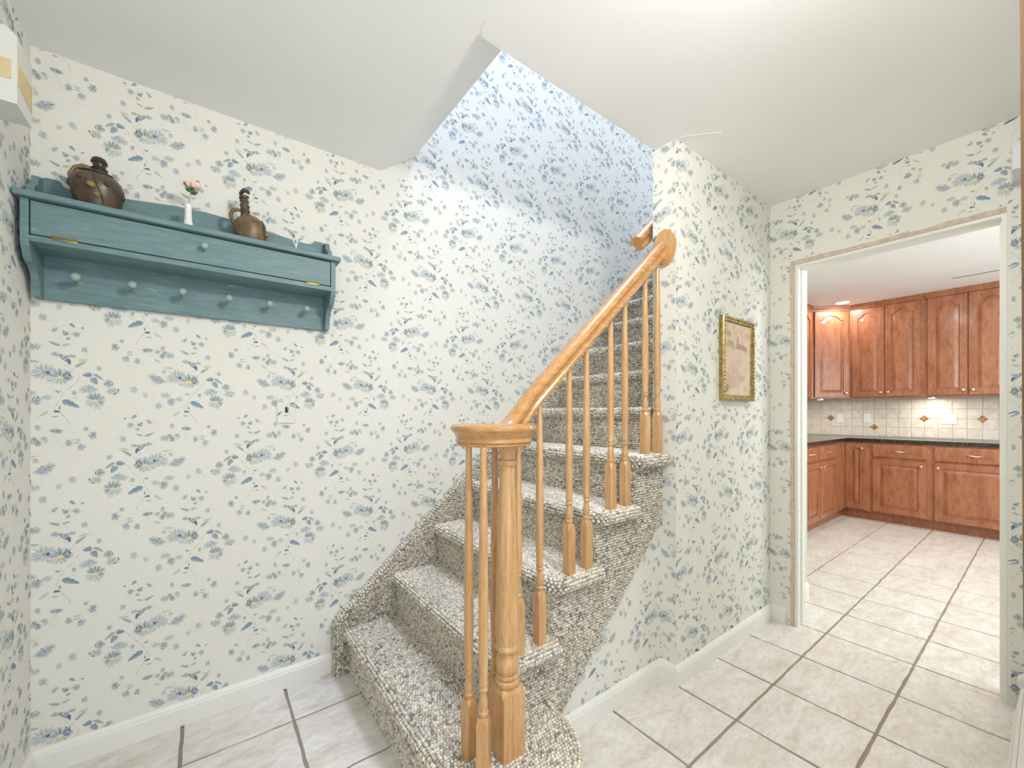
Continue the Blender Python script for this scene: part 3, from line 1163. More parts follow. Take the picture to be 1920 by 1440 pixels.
def sweep(b, path, sec, base):
    rings = []
    for i, q in enumerate(path):
        a, c = Vector(path[max(i - 1, 0)]), Vector(path[min(i + 1, len(path) - 1)])
        d = (c - a).normalized()
        side = Vector((-d.y, d.x, 0)).normalized()
        up = d.cross(side) * -1
        if up.z < 0:
            up = -up
        rings.append([tuple(Vector(q) - base + side * u + up * v) for u, v in sec])
    b.rings(rings)


b = MB()
sweep(b, path, sec, RB)
b.build('handrail', 'oak_rail', rail, 32)
# oval rosette where the rail meets the partition
b = MB()
rc = Vector((XP - .0005, 1.066, 1.967)) - RB
for r_, d0, d1 in ((1.0, 0, .012), (.90, .012, .018), (.80, .018, .0225), (.66, .0225, .026)):
    b.rings([[(rc.x - d, rc.y + .057 * r_ * cos(2 * pi * k / 36), rc.z + .082 * r_ * sin(2 * pi * k / 36)) for k in range(36)] for d in (d0, d1)])
b.build('rosette', 'oak', rail, 30)

# upper handrail on the far side of the partition
hr = thing('wall_handrail', 'upper oak wall handrail whose end pokes past the partition corner', 'handrail', (1.66, 1.2, 2.03))
b = MB()
up_path = [(1.655, 1.20, 2.025), (1.68, 1.20, 2.048), (3.0, 1.20, 2.048 + .907 * 1.32)]
sweep(b, up_path, [(u * 1.05, v * 1.15) for u, v in sec], Vector((1.66, 1.2, 2.03)))
b.build('rail', 'oak_rail', hr, 32)
for bx in (1.95, 2.8):
    b = MB()
    zz = 2.048 + .907 * (bx - 1.68) - 2.03
    b.tube([(bx - 1.66, -.068, zz - .08), (bx - 1.66, -.03, zz - .08), (bx - 1.66, 0, zz - .03)], .007)
    b.build('bracket', 'brass', hr, True)

# ------------------------------------------------------------------ teal coat rack
rk = thing('coat_rack', 'long teal painted wall shelf with drop front box and row of six pegs', 'coat rack', (0, YS, 1.6))
KB = Vector((0, YS, 1.6))
rX0, rX1 = -.450, .452
zs0, zs1 = 1.872 - 1.6, 1.892 - 1.6


def rk_part(name, b, mat='teal_paint', parent=None, smooth=False):
    return b.build(name, mat, parent or rk, smooth)


b = MB()   # back board with scalloped gallery
top = [(-.445, 1.975), (-.445, 1.996), (-.425, 2.004), (-.395, 2.002), (-.385, 1.985), (-.36, 1.982), (-.30, 1.986), (-.20, 1.998), (-.10, 2.010), (0, 2.014), (.10, 2.008),
       (.20, 1.996), (.30, 1.984), (.36, 1.979), (.385, 1.982), (.395, 1.999), (.425, 2.002), (.445, 1.994), (.445, 1.975)]
poly = [(rX0 + .018, 1.597), (rX1 - .018, 1.597)] + [(x, z) for x, z in reversed(top)]
b.prism(poly, lambda x, z, h: (x, h, z - 1.6), -.020, -.001)
rk_part('back_board', b)
b = MB()
b.box(-.466 + .003, .470, 1.860 - YS, -.021, zs0, zs1, .004)
rk_part('top_shelf', b)
for sx in (-1, 1):     # side panels with an ogee foot
    xa, xb = (rX0, rX0 + .018) if sx < 0 else (rX1 - .018, rX1)
    pr = [(0, 1.597), (0, 1.871), (1.880 - YS, 1.871), (1.880 - YS, 1.742)]
    for k in range(1, 7):
        a = k / 6
        pr.append((1.880 - YS + .004 + .030 * (1 - cos(a * pi / 2)), 1.742 - .052 * a))
    for k in range(1, 9):
        a = k / 8
        pr.append((1.914 - YS + .082 * sin(a * pi / 2) * .95, 1.690 - .088 * (1 - cos(a * pi / 2)) - .005 * a))
    pr.append((-.052, 1.597))
    b = MB()
    b.prism([(y, z - 1.6) for y, z in pr], lambda y, z, h: (h, y, z), xa, xb)
    rk_part('side_panel', b)
    # stepped gallery return on top of the shelf
    b = MB()
    gx = (-.452, -.434) if sx < 0 else (.434, .452)
    b.prism([(-.021, zs1), (-.021, zs1 + .100), (-.050, zs1 + .098), (-.062, zs1 + .080), (-.066, zs1 + .060), (-.088, zs1 + .056), (-.104, zs1 + .040), (-.108, zs1 + .012), (-.110, zs1)],
            lambda y, z, h: (h, y, z), *gx)
    rk_part('gallery_end', b)
b = MB()
b.box(rX0 + .018, rX1 - .018, 1.882 - YS, -.021, 1.744 - 1.6, 1.762 - 1.6)
rk_part('box_floor', b)
b = MB()
b.box(rX0 + .0205, rX1 - .0205, 1.8805 - YS, 1.897 - YS, 1.7655 - 1.6, 1.8685 - 1.6, .0025)
flap = rk_part('drop_front', b)
b = MB()
b.lathe([(.004, 0), (.0065, .001), (.0055, .010), (.0085, .014), (.0115, .019), (.0125, .024), (.0110, .029), (.0060, .0325), (.002, .0335)], (-.003, 1.8805 - YS, 1.8245 - 1.6), 16, (0, -1, 0))
rk_part('knob', b, 'teal_knob', flap, True)
for hx in (-.357, .362):
    b = MB()
    b.box(hx - .028, hx + .028, 1.8785 - YS, 1.8805 - YS, 1.758 - 1.6, 1.7655 - 1.6, .0006)
    b.tube([(hx - .028, 1.8770 - YS, 1.7660 - 1.6), (hx + .028, 1.8770 - YS, 1.7660 - 1.6)], .0028, 8)
    rk_part('hinge', b, 'brass', flap, 30)
for px_ in (-.349, -.209, -.069, .074, .214, .355):
    b = MB()
    b.lathe([(.006, 0), (.0085, .002), (.0065, .006), (.0055, .022), (.0062, .040), (.0085, .046), (.0122, .052), (.0132, .058), (.0120, .064), (.0070, .0685), (.002, .0695)],
            (px_, -.020, 1.666 - 1.6), 16, (0, -1, .12))
    rk_part('peg', b, 'teal_knob', None, True)

# ------------------------------------------------------------------ face jugs, bud vase, rose, cord
ZSH = 1.892


def eye_lid(b, c, r, d):
    b.ball(c, r, r * .8, r * .8)


j = thing('face_jug', 'round dark brown pottery face jug with short ribbed spout, at left of teal shelf', 'jug', (-.292, 1.942, ZSH), 'face jugs on the coat rack')
b = MB()
b.lathe([(.040, 0), (.046, .002), (.052, .018), (.060, .040), (.0655, .066), (.066, .086), (.060, .106), (.046, .122), (.030, .132), (.020, .137)], (0, 0, 0), 32, sy=.98)
b.build('body', 'jug_glaze_dark', j, True)
b = MB()
b.lathe([(.020, .128), (.0185, .140), (.0205, .143), (.0225, .147), (.0195, .150), (.0165, .153), (.0165, .162), (.0175, .165), (.0215, .168), (.0200, .176), (.0165, .183), (.012, .186), (.003, .187)], (.004, 0, 0), 24)
b.build('spout', 'jug_slip', j, True)
b = MB()
b.tube([(-.016, 0, .146), (-.035, .004, .150), (-.054, .006, .138), (-.066, .006, .112), (-.064, .004, .092)], [.006, .0065, .007, .0065, .005], 8)
b.build('handle', 'jug_tan', j, True)
b = MB()
b.ball((-.030, -.004, .134), .016, .012, .008, rot=Matrix.Rotation(.4, 3, 'Y'))
b.ball((-.004, -.034, .121), .030, .012, .007, rot=Matrix.Rotation(.35, 3, 'Y'))
b.build('leaf_relief', 'jug_tan', j, True)
b = MB()
b.ball((-.006, -.0675, .066), .0125, .0110, .0100, rot=Matrix.Rotation(.5, 3, 'Y'))
b.build('nose', 'jug_tan', j, True)
b = MB()
b.ball((-.034, -.056, .088), .008, .006, .006)
b.build('eye', 'jug_slip', j, True)
b = MB()
b.ball((.030, -.058, .080), .0095, .006, .0055, rot=Matrix.Rotation(.3, 3, 'Y'))
b.build('eye', 'jug_slip', j, True)
b = MB()
b.ball((.008, -.064, .040), .0095, .006, .0040)
b.ball((.009, -.0655, .0335), .0075, .005, .0030)
b.build('lips', 'jug_tan', j, True)
b = MB()
vine = []
for k in range(14):
    a = k / 13
    an = -pi / 2 + (-.15 + .55 * a)
    zz = .126 - .106 * a
    rr = np.interp(zz, [0, .018, .04, .066, .086, .106, .122, .13], [.046, .052, .060, .0655, .066, .060, .046, .034]) + .001
    vine.append((rr * cos(an), rr * sin(an) * .98, zz))
b.tube(vine, .0022, 6)
vine = [(.0465 * cos(an), .0465 * sin(an), .123) for an in np.linspace(-2.6, -.5, 10)]
b.tube(vine, .0018, 6)
b.build('vine_relief', 'jug_slip', j, True)
b = MB()
b.ball((-.064, -.010, .080), .007, .006, .013)
b.build('ear', 'jug_glaze_dark', j, True)
b = MB()
b.ball((.064, -.012, .066), .006, .007, .012)
b.build('ear', 'jug_glaze_dark', j, True)

j = thing('face_jug', 'smaller brown pottery jug with tall coiled snake neck and loop handle, right half of shelf', 'jug', (.144, 1.950, ZSH), 'face jugs on the coat rack')
b = MB()
b.lathe([(.042, 0), (.049, .002), (.054, .020), (.0575, .045), (.0575, .066), (.052, .086), (.040, .102), (.026, .112), (.016, .118)], (0, 0, 0), 32)
b.build('body', 'jug_glaze_brown', j, True)
b = MB()
b.lathe([(.017, .112), (.0155, .122), (.0150, .128), (.0180, .131), (.0180, .136), (.0150, .139), (.0150, .147), (.0175, .150), (.0175, .155), (.0145, .158), (.0140, .166),
         (.0165, .169), (.0160, .174), (.0125, .178), (.0125, .186)], (-.010, 0, 0), 20, (-.06, 0, 1))
b.build('neck', 'jug_glaze_dark', j, True)
b = MB()
pts = [(-.021 + .0115 * cos(a), .0115 * sin(a), .176 + .0024 * a) for a in np.linspace(0, 9.4, 34)] + [(-.030, -.004, .204), (-.022, -.010, .212), (-.010, -.014, .208), (-.004, -.015, .200)]
b.tube(pts, [.0062] * 34 + [.0070, .0085, .0080, .004], 8)
b.build('snake', 'jug_glaze_dark', j, True)
b = MB()
b.tube([(-.020, 0, .128), (-.042, -.004, .132), (-.060, -.006, .122), (-.066, -.006, .102), (-.058, -.004, .080), (-.052, -.002, .070)], [.006, .0065, .007, .007, .0065, .006], 10)
b.build('handle', 'jug_glaze_brown', j, True)
b = MB()
b.ball((.012, -.040, .090), .018, .006, .008, rot=Matrix.Rotation(.5, 3, 'Y'))
b.ball((-.012, -.032, .100), .020, .006, .005, rot=Matrix.Rotation(.2, 3, 'Y'))
b.ball((.012, -.050, .070), .012, .006, .0035, rot=Matrix.Rotation(-.4, 3, 'Y'))
b.build('leaf_relief', 'jug_tan', j, True)
b = MB()
b.ball((.054, -.024, .048), .009, .009, .010)
b.build('nose', 'jug_tan', j, True)
b = MB()
b.tube([(.036, -.040, .095), (.046, -.036, .075), (.043, -.040, .055), (.048, -.034, .030)], .0018, 6)
b.build('vine_relief', 'jug_slip', j, True)

vs_ = thing('bud_vase', 'slim white porcelain bud vase between the two brown jugs', 'vase', (-.052, 1.935, ZSH))
b = MB()
b.lathe([(.014, 0), (.0165, .001), (.0168, .006), (.0150, .020), (.0120, .045), (.0105, .065), (.0110, .085), (.0125, .098), (.0115, .098), (.0098, .085), (.008, .060)], (0, 0, 0), 24)
b.build('body', 'porcelain', vs_, True)
rs = thing('rose', 'single pale pink artificial rose with green leaves in the white bud vase', 'flower', (-.052, 1.935, ZSH + .07))
b = MB()
b.tube([(0, 0, 0), (.002, 0, .03), (.003, -.001, .055), (.010, -.002, .082)], .0014, 6)
b.build('stem', 'stem_green', rs, True)
b = MB()
b.ball((.015, -.003, .103), .013, .013, .014)
for k in range(7):
    a = k * 2.4
    r_ = .011 + .002 * (k % 3)
    b.ball((.015 + r_ * cos(a), -.003 + r_ * sin(a), .101 + .004 * sin(k * 1.7)), .011, .011, .012, rot=Matrix.Rotation(a, 3, 'Z') @ Matrix.Rotation(.4, 3, 'Y'))
b.build('bloom', 'rose_pink', rs, True)


def leafmesh(b, p0, p1, w):
    p0, p1 = Vector(p0), Vector(p1)
    d = p1 - p0
    sd_ = d.cross(Vector((0, -1, .2))).normalized() * w
    up = sd_.cross(d).normalized() * .0012
    rings = []
    for tt, s_ in ((0, .1), (.3, .85), (.55, 1), (.8, .55), (1, .05)):
        q = p0 + d * tt
        rings.append([tuple(q - sd_ * s_), tuple(q + up * 1.5), tuple(q + sd_ * s_), tuple(q - up)])
    b.rings(rings)


for p0, p1, w in (((.008, -.004, .078), (-.014, -.010, .108), .006), ((.009, -.006, .080), (.016, -.020, .092), .006), ((.008, -.003, .076), (.030, -.012, .076), .006),
                  ((.007, .000, .076), (-.010, .006, .092), .005), ((.006, -.004, .072), (.024, -.014, .066), .005)):
    b = MB()
    leafmesh(b, p0, p1, w)
    b.build('leaf', 'leaf_green', rs)
b = MB()
b.tube([(0, 0, .002), (.003, -.002, .012), (-.004, -.003, .026), (-.009, -.001, .040), (-.002, .001, .047), (.006, 0, .040), (.004, -.002, .026), (.001, .002, .014), (.004, .006, .003)], .0022, 8)
tag(b.build('cord_loop', 'white_cord', None, True, (.299, 1.895, ZSH)), 'small white string loop standing up at right end of teal shelf', 'cord')

# ------------------------------------------------------------------ papered switch plate
sw = thing('switch_plate', 'wallpaper covered light switch plate with black toggle below the teal rack', 'light switch', (.285, YS, 1.23))
p = Paper()
b = MB()
b.box(.249, .321, YS - .0085, YS - .0003, 1.171, 1.289, .0025)
p.base(b)
p.prints(lambda u, v, d: (u, YS - .0085 - d, v), .252, .318, 1.174, 1.286, -.4 + .0, 1.336)
o = np_mesh('plate', np.concatenate(p.V) - np.array([.285, YS, 1.23]), np.concatenate(p.F3), None, np.concatenate(p.C), 'wallpaper', sw)
b = MB()
b.box(-.0045, .0045, -.0125, -.008, -.012, .012, .0008)
b.box(-.0032, .0032, -.020, -.011, .000, .007, .0012)
b.build('toggle', 'black_plastic', sw)

# ------------------------------------------------------------------ framed print on the partition
pic = thing('picture_frame', 'small gilt framed aged print hanging on the partition by the kitchen doorway', 'picture', (2.225, YP, 1.49))
fx0, fx1, fz0, fz1 = 2.062, 2.408, 1.279, 1.708
px0, px1, pz0, pz1 = fx0 - 2.225, fx1 - 2.225, fz0 - 1.49, fz1 - 1.49
prof_f = [(0, -.001), (0, -.020), (.004, -.026), (.012, -.028), (.017, -.023), (.021, -.023), (.026, -.018), (.030, -.012), (.030, -.001)]
for nm, (A_, B_) in dict(bottom=((px0, pz0), (px1, pz0)), right=((px1, pz0), (px1, pz1)), top=((px1, pz1), (px0, pz1)), left=((px0, pz1), (px0, pz0))).items():
    d = Vector((B_[0] - A_[0], B_[1] - A_[1])).normalized()
    nrm = Vector((-d.y, d.x))
    b = MB()
    b.rings([[(A_[0] + d.x * w + nrm.x * w, dep, A_[1] + d.y * w + nrm.y * w) for w, dep in prof_f],
             [(B_[0] - d.x * w + nrm.x * w, dep, B_[1] - d.y * w + nrm.y * w) for w, dep in prof_f]])
    L = math.hypot(B_[0] - A_[0], B_[1] - A_[1])
    fr = b.build('frame_side', 'gold_leaf', pic)
    b = MB()
    m_ = int(L / .0195)
    for k in range(m_):
        q = (k + .5) / m_ * L
        c_ = (A_[0] + d.x * q + nrm.x * .008, -.0285, A_[1] + d.y * q + nrm.y * .008)
        b.ball(c_, .0078 if abs(d.x) > .5 else .0052, .0048, .0056 if abs(d.x) > .5 else .0084, 8, 5)
    b.build('beading', 'gold_leaf', fr, True)
b = MB()
b.box(px0 + .027, px1 - .027, -.013, -.004, pz0 + .027, pz1 - .027)
pr_ = b.build('print', 'aged_print', pic)
ix0, ix1, iz0, iz1 = px0 + .03, px1 - .03, pz0 + .03, pz1 - .03
IW, IH = ix1 - ix0, iz1 - iz0
ID = -.0132


def ink(name, mat, polys, lift=0):
    b = MB()
    for pl in polys:
        b.prism([(ix0 + x * IW, iz0 + z * IH) for x, z in pl], lambda x, z, h: (x, h, z), ID - lift, ID + .0008)
    b.build(name, mat, pr_)


ink('printed_spires', 'print_ink', [[(.44, .66), (.88, .63), (.88, .70), (.72, .72), (.70, .80), (.68, .72), (.56, .73), (.53, .83), (.50, .83), (.48, .73), (.44, .72)]])
for tr_ in ([(.08, .68), (.36, .66), (.34, .73), (.24, .76), (.12, .74)], [(.06, .82), (.22, .80), (.26, .87), (.12, .90)], [(.80, .84), (.92, .82), (.95, .90), (.84, .91)]):
    ink('printed_tree', 'print_ink_green', [tr_])
ink('printed_lines', 'print_ink_pale', [[(.14, z), (.14 + .66 * w, z - .002), (.14 + .66 * w, z + .006), (.14, z + .008)] for z, w in
                                        [(.60, 1), (.575, .8), (.55, .95), (.525, .7), (.50, .9), (.475, .6), (.45, .85), (.425, .75), (.40, .9), (.375, .5)]])
ink('printed_foreground', 'print_ink_pale', [[(.05, .08), (.42, .10), (.48, .20), (.38, .27), (.24, .31), (.05, .30)], [(.52, .19), (.78, .20), (.80, .27), (.66, .30), (.54, .26)]])
plain('print_stain', (158, 130, 104), .5, .08, 40)
ink('printed_stain', 'print_stain', [[(.03, .03), (.12, .04), (.17, .09), (.13, .14), (.04, .15)]], .0003)

# ------------------------------------------------------------------ chime box on the left wall
cb = thing('door_chime_box', 'white plastic door chime box with square openings high in the left corner', 'door chime', (XL, 1.60, 2.07))
b = MB()
X1, Yn, Yf, Z0, Z1 = .092, -.054, .052, -.087, .092
b.prism([(0, Z0), (X1, Z0), (X1, Z1 - .012), (X1 - .018, Z1 + .006), (0, Z1 + .006)], lambda x, z, h: (x, h, z), Yn, Yf)
b.build('housing', 'chime_plastic', cb)
b = MB()
b.box(.02, .082, Yn - .0015, Yn + .001, -.030, .018)
b.build('front_opening', 'tan_mesh', cb)
b = MB()
b.prism([(Yn + .006, -.036), (Yf - .002, -.050), (Yf - .002, .018), (Yn + .006, .016)], lambda y, z, h: (h, y, z), X1 - .001, X1 + .0012)
b.build('side_opening', 'tan_mesh', cb)

# pale box high beside the doorway
wb = thing('wall_box', 'pale grey plastic box high on the wall right of the kitchen doorway', 'box', (XD, .05, 2.22))
b = MB()
b.box(-.16, -.001, -.047, .050, -.055, .055, .004)
b.build('housing', 'pale_plastic', wb)
b = MB()
b.box(-.12, -.05, -.020, .020, -.0575, -.0545, .001)
b.build('grille', 'pale_plastic', wb)

# weathered board on the front wall at the right edge
wd = thing('wooden_wall_board', 'weathered brown wooden board hung edge on at the right picture edge', 'wall decoration', (1.0, .001, 1.5))
b = MB()
poly = [(-.06, -.62), (.10, -.62), (.10, .62), (-.06, .62)]
edge = [(-.62, .0275), (-.4, .0285), (-.1, .0290), (.15, .0300), (.30, .0302), (.40, .0310), (.44, .0300), (.52, .0320), (.62, .0350)]
b.rings([[(-.06, 0, z), (.0, y * .97, z), (.05, y + .0012, z), (.10, y, z), (.10, 0, z)] for z, y in edge])
b.build('board', 'weathered_wood', wd)
b = MB()
b.tube([(.05, .0300, .425), (.05, .040, .417), (.05, .047, .414)], .0011, 6)
b.build('nail', 'nickel', wd, True)

# baseboard heater along the front wall
ht = thing('baseboard_heater', 'white enamel baseboard heater along the front wall at the right picture edge', 'heater', (1.5, .0, 0))
b = MB()
sec_h = [(.001, .0), (.001, .185), (.050, .185), (.066, .172), (.066, .160), (.010, .160), (.010, .010), (.060, .010), (.060, 0)]
b.rings([[(-.7, y, z) for y, z in sec_h], [(1.10, y, z) for y, z in sec_h]])
b.build('housing', 'heater_enamel', ht)
b = MB()
b.rings([[(x, y, z) for y, z in ((.070, .030), (.088, .034), (.090, .042), (.078, .130), (.070, .138), (.064, .134))] for x in (-.7, 1.10)])
b.build('front_panel', 'heater_enamel', ht)
b = MB()
b.tube([(-.7, .040, .075), (1.1, .040, .075)], .012, 10)
b.build('heating_pipe', 'heater_dark', ht, True)
b = MB()
b.rings([[(x, .002 + .086 * max(0, cos(a)), .150 + .040 * sin(a)) for a in np.linspace(-pi / 2, pi / 2, 12)] for x in (1.06, 1.12)])
b.build('end_cap', 'heater_enamel', ht, True)
b = MB()
b.rings([[(x, .095 - .012 * k, z) for k, z in ((0, 0), (0, .014), (1, .020), (1, 0))] for x in (-.7, 1.12)])
b.build('floor_rail', 'heater_enamel', ht)

# ------------------------------------------------------------------ kitchen shell
KX, KY, KH = 6.53, 2.10, 2.50
b = MB()
b.box(KX, KX + .1, -1.6, KY + .1, 0, KH)
kw = struct(b.build('wall_kitchen_back', 'splash_grout'))
b = MB()
b.box(3.21, KX, KY, KY + .1, 0, KH)
kl = struct(b.build('wall_kitchen_left', 'splash_grout'))
b = MB()
b.box(2.795, 3.21, .99, 1.128, 0, KH)
struct(b.build('wall_kitchen_stub', 'kitchen_green'))
b = MB()
b.box(3.10, 3.21, 1.128, KY, 0, KH)
struct(b.build('wall_stair_end', 'kitchen_green'))
b = MB()
b.box(2.79, KX, -1.62, -1.5, 0, .9)
b.box(2.79, 3.0, -1.62, -1.5, .9, KH)
b.box(5.5, KX, -1.62, -1.5, .9, KH)
b.box(3.0, 5.5, -1.62, -1.5, 2.15, KH)
b.box(2.79, 2.80, -1.5, -.12, 0, KH)
struct(b.build('wall_kitchen_front', 'kitchen_green'))
b = MB()
b.box(2.74, KX + .1, -1.6, 1.128, KH, KH + .1)
b.box(3.10, KX + .1, 1.128, KY + .1, KH, KH + .1)
b.box(2.79, 2.80, -.12, DY0, H, KH)
struct(b.build('ceiling_kitchen', 'ceiling_paint'))

# backsplash tiles, each a part of its wall
TP = .1085
def sq_tile(w, h):
    b = MB()
    g = .002
    b.rings([[(x, y, z) for x, z in ((g, g), (w - g, g), (w - g, h - g), (g, h - g))] for y in (0, -.003)] +
            [[(x, -.0045, z) for x, z in ((g + .003, g + .003), (w - g - .003, g + .003), (w - g - .003, h - g - .003), (g + .003, h - g - .003))]], cap0=False)
    me = bpy.data.meshes.new('tile')
    me.from_pydata(b.v, [], b.f)
    bm = bmesh.new(); bm.from_mesh(me); bmesh.ops.recalc_face_normals(bm, faces=bm.faces[:]); bm.to_mesh(me); bm.free()
    me.materials.append(MATS['splash_tile'])
    return me


stile = sq_tile(TP, TP)
ZT0 = 1.149 - 2 * TP
for r in range(5):
    for k in range(-10, 12):
        y = .884 + k * TP
        if y + TP > KY or y < -.2:
            continue
        o = bpy.data.objects.new('tile', stile)
        COL.objects.link(o)
        o.parent = kw
        o.rotation_euler = (0, 0, -pi / 2)
        o.location = (KX - .0002, y + TP, ZT0 + r * TP)
    for k in range(0, 17):
        x = 4.62 + k * TP
        if x + TP > KX:
            continue
        o = bpy.data.objects.new('tile', stile)
        COL.objects.link(o)
        o.parent = kl
        o.location = (x, KY - .0002, ZT0 + r * TP)
for (y, z) in ((1.752, 1.149), (1.318, 1.041), (.884, 1.149), (.450, 1.149)):
    b = MB()
    q = .042
    sm = q / 2 - .002
    for (du, dv) in ((0, sm + .002), (0, -sm - .002), (sm + .002, 0), (-sm - .002, 0)):
        b.prism([(du + sm, dv), (du, dv + sm), (du - sm, dv), (du, dv - sm)], lambda u, v, h: (h, y + u, z + v), KX - .0072, KX - .004)
    b.build('inlay_tile', 'inlay', kw)

# ------------------------------------------------------------------ kitchen cabinets


def loop_pts(x0, x1, z0, z1, arch, n=15):
    pts = [(x0, z0), (x1, z0)]
    for k in range(n):
        s_ = 1 - 2 * k / (n - 1)
        if arch:
            a = max(0, 1 - (abs(s_) / .72) ** 2) ** .75 if abs(s_) < .72 else 0
            zz = z1 - arch * (1 - a)
        else:
            zz = z1
        pts.append(((x0 + x1) / 2 + s_ * (x1 - x0) / 2, zz))
    return pts


def panel(w, h, arch=0.0, st=.055, raised=True):
    """cabinet front in local coords: u across, v up, out = +d ; returns list of rings (u,v,d)"""
    R_ = []
    for (i, d) in ((0, 0), (0, .016), (.003, .019)):
        R_.append([(u, v, d) for u, v in loop_pts(i, w - i, i, h - i, 0)])
    if raised:
        for (i, d) in ((st, .019), (st + .002, .0085), (st + .009, .0075), (st + .038, .0185), (st + .040, .0185)):
            ii = min(i, w / 2 - .008)
            R_.append([(u, v, d) for u, v in loop_pts(ii, w - ii, min(i, h / 2 - .01), h - min(i, h / 2 - .01), arch)])
    else:
        for (i, d) in ((.010, .0205), (.014, .0205)):
            R_.append([(u, v, d) for u, v in loop_pts(i, w - i, i, h - i, 0)])
    return R_


class Front:
    """local frame for a cabinet face: origin, u direction, outward direction"""

    def __init__(self, o, u, d):
        self.o, self.u, self.d = Vector(o), Vector(u), Vector(d)

    def __call__(self, a, v, d=0):
        q = self.o + self.u * a + self.d * d
        return (q.x, q.y, q.z + v)

    def box(self, b, a0, a1, v0, v1, d0, d1):
        b.prism([(a0, v0), (a1, v0), (a1, v1), (a0, v1)], lambda a, v, h: self(a, v, h), d0, d1)


def knob_at(F, parent, a, v, d=.019):
    b = MB()
    c = F(a, v, d)
    b.lathe([(.004, 0), (.007, .001), (.005, .010), (.0075, .014), (.0140, .018), (.0155, .022), (.0130, .027), (.0060, .0295), (.002, .030)], c, 14, F.d)
    b.build('knob', 'nickel', parent, True)


def pull_at(F, parent, a, v, L=.10, d=.019):
    b = MB()
    pts, rr = [], []
    for k in range(13):
        tt = k / 12
        pts.append(F(a - L / 2 + L * tt, v + .004 * sin(tt * 2 * pi), d + .004 + .022 * sin(pi * tt) ** .6))
        rr.append(.0038 + .0030 * sin(pi * tt))
    b.tube(pts, rr, 8)
    for sgn in (-1, 1):
        b.lathe([(.007, 0), (.0075, .003), (.005, .007)], F(a + sgn * L / 2, v, d), 10, F.d)
    b.build('pull', 'nickel', parent, True)


def door_part(F, parent, name, a0, a1, v0, v1, arch=0.0, raised=True, st=.055):
    b = MB()
    for_r = panel(a1 - a0, v1 - v0, arch, st, raised)
    b.rings([[F(a0 + u, v0 + v, d + .0015) for u, v, d in r] for r in for_r])
    return b.build(name, 'cherry', parent, 20)


# base cabinets along the back wall: face at XB, u runs towards -Y (to the right in the picture)
XB, XKICK, ZC0, ZTOP = 5.972, 6.045, .105, .885


def base_unit(label, y_hi, y_lo, doors, drawers):
    t_ = thing('base_cabinet', label, 'cabinet', (XB, y_hi, 0), 'cherry base cabinets in the kitchen')
    F = Front((0, 0, 0), (0, -1, 0), (-1, 0, 0))
    w = y_hi - y_lo
    b = MB()
    F.box(b, .0, w, ZC0, ZTOP, -.52, 0)
    b.build('carcass', 'cherry', t_)
    b = MB()
    e_ = -.043 if y_hi == Y0 else .0
    F.box(b, e_, w, 0, ZC0, -.50, XB - XKICK)
    F.box(b, e_, w, 0, .018, XB - XKICK, XB - XKICK + .010)
    b.build('toe_kick', 'cherry', t_)
    for (a0, a1, v0, v1, ka, kv) in doors:
        d_ = door_part(F, t_, 'door', a0, a1, v0, v1)
        knob_at(F, d_, ka, kv, .0205)
    for (a0, a1, v0, v1) in drawers:
        d_ = door_part(F, t_, 'drawer', a0, a1, v0, v1, 0, False)
        pull_at(F, d_, (a0 + a1) / 2, (v0 + v1) / 2, .105, .022)
    return t_


Y0 = 1.470
base_unit('narrow cherry corner base cabinet with one slim door in the kitchen', Y0, 1.246, [(.010, .196, .118, .868, .165, .812)], [])
base_unit('cherry base cabinet with one drawer and one door, left of the widest one', 1.246, .765, [(.028, .452, .118, .700, .418, .656)], [(.028, .452, .728, .866)])
base_unit('widest cherry base cabinet at the right edge of the kitchen doorway view', .765, -.02, [(.030, .56, .112, .700, .058, .652)], [(.030, .56, .722, .866)])
# left run: faces -Y
YB = 1.462
t_ = thing('base_cabinet', 'cherry base cabinet with two small drawers on the left kitchen run', 'cabinet', (4.36, YB, 0), 'cherry base cabinets in the kitchen')
F = Front((0, 0, 0), (1, 0, 0), (0, -1, 0))
wl = XB - 4.36
b = MB()
F.box(b, 0, wl, ZC0, ZTOP, -.56, 0)
b.build('carcass', 'cherry', t_)
b = MB()
F.box(b, 0, wl + .07, 0, ZC0, -.55, -.052)
b.build('toe_kick', 'cherry', t_)
for (a0, a1, kn) in ((.16, .685, .655), (.705, 1.215, .738)):
    d_ = door_part(F, t_, 'door', a0, a1, .115, .700)
    knob_at(F, d_, kn, .655, .0205)
    d_ = door_part(F, t_, 'drawer', a0, a1, .728, .866, 0, False)
    pull_at(F, d_, (a0 + a1) / 2 + .02, .797, .12, .022)
# granite worktop, L shaped
b = MB()
poly = [(4.34, KY - .006), (4.34, YB - .030), (XB - .030, YB - .030), (XB - .030, -.03), (KX - .006, -.03), (KX - .006, KY - .006)]
b.prism(poly, lambda x, y, h: (x, y, h), .887, .925)
tag(b.build('countertop', 'granite'), 'dark speckled granite countertop turning the corner over the cherry cabinets', 'countertop')


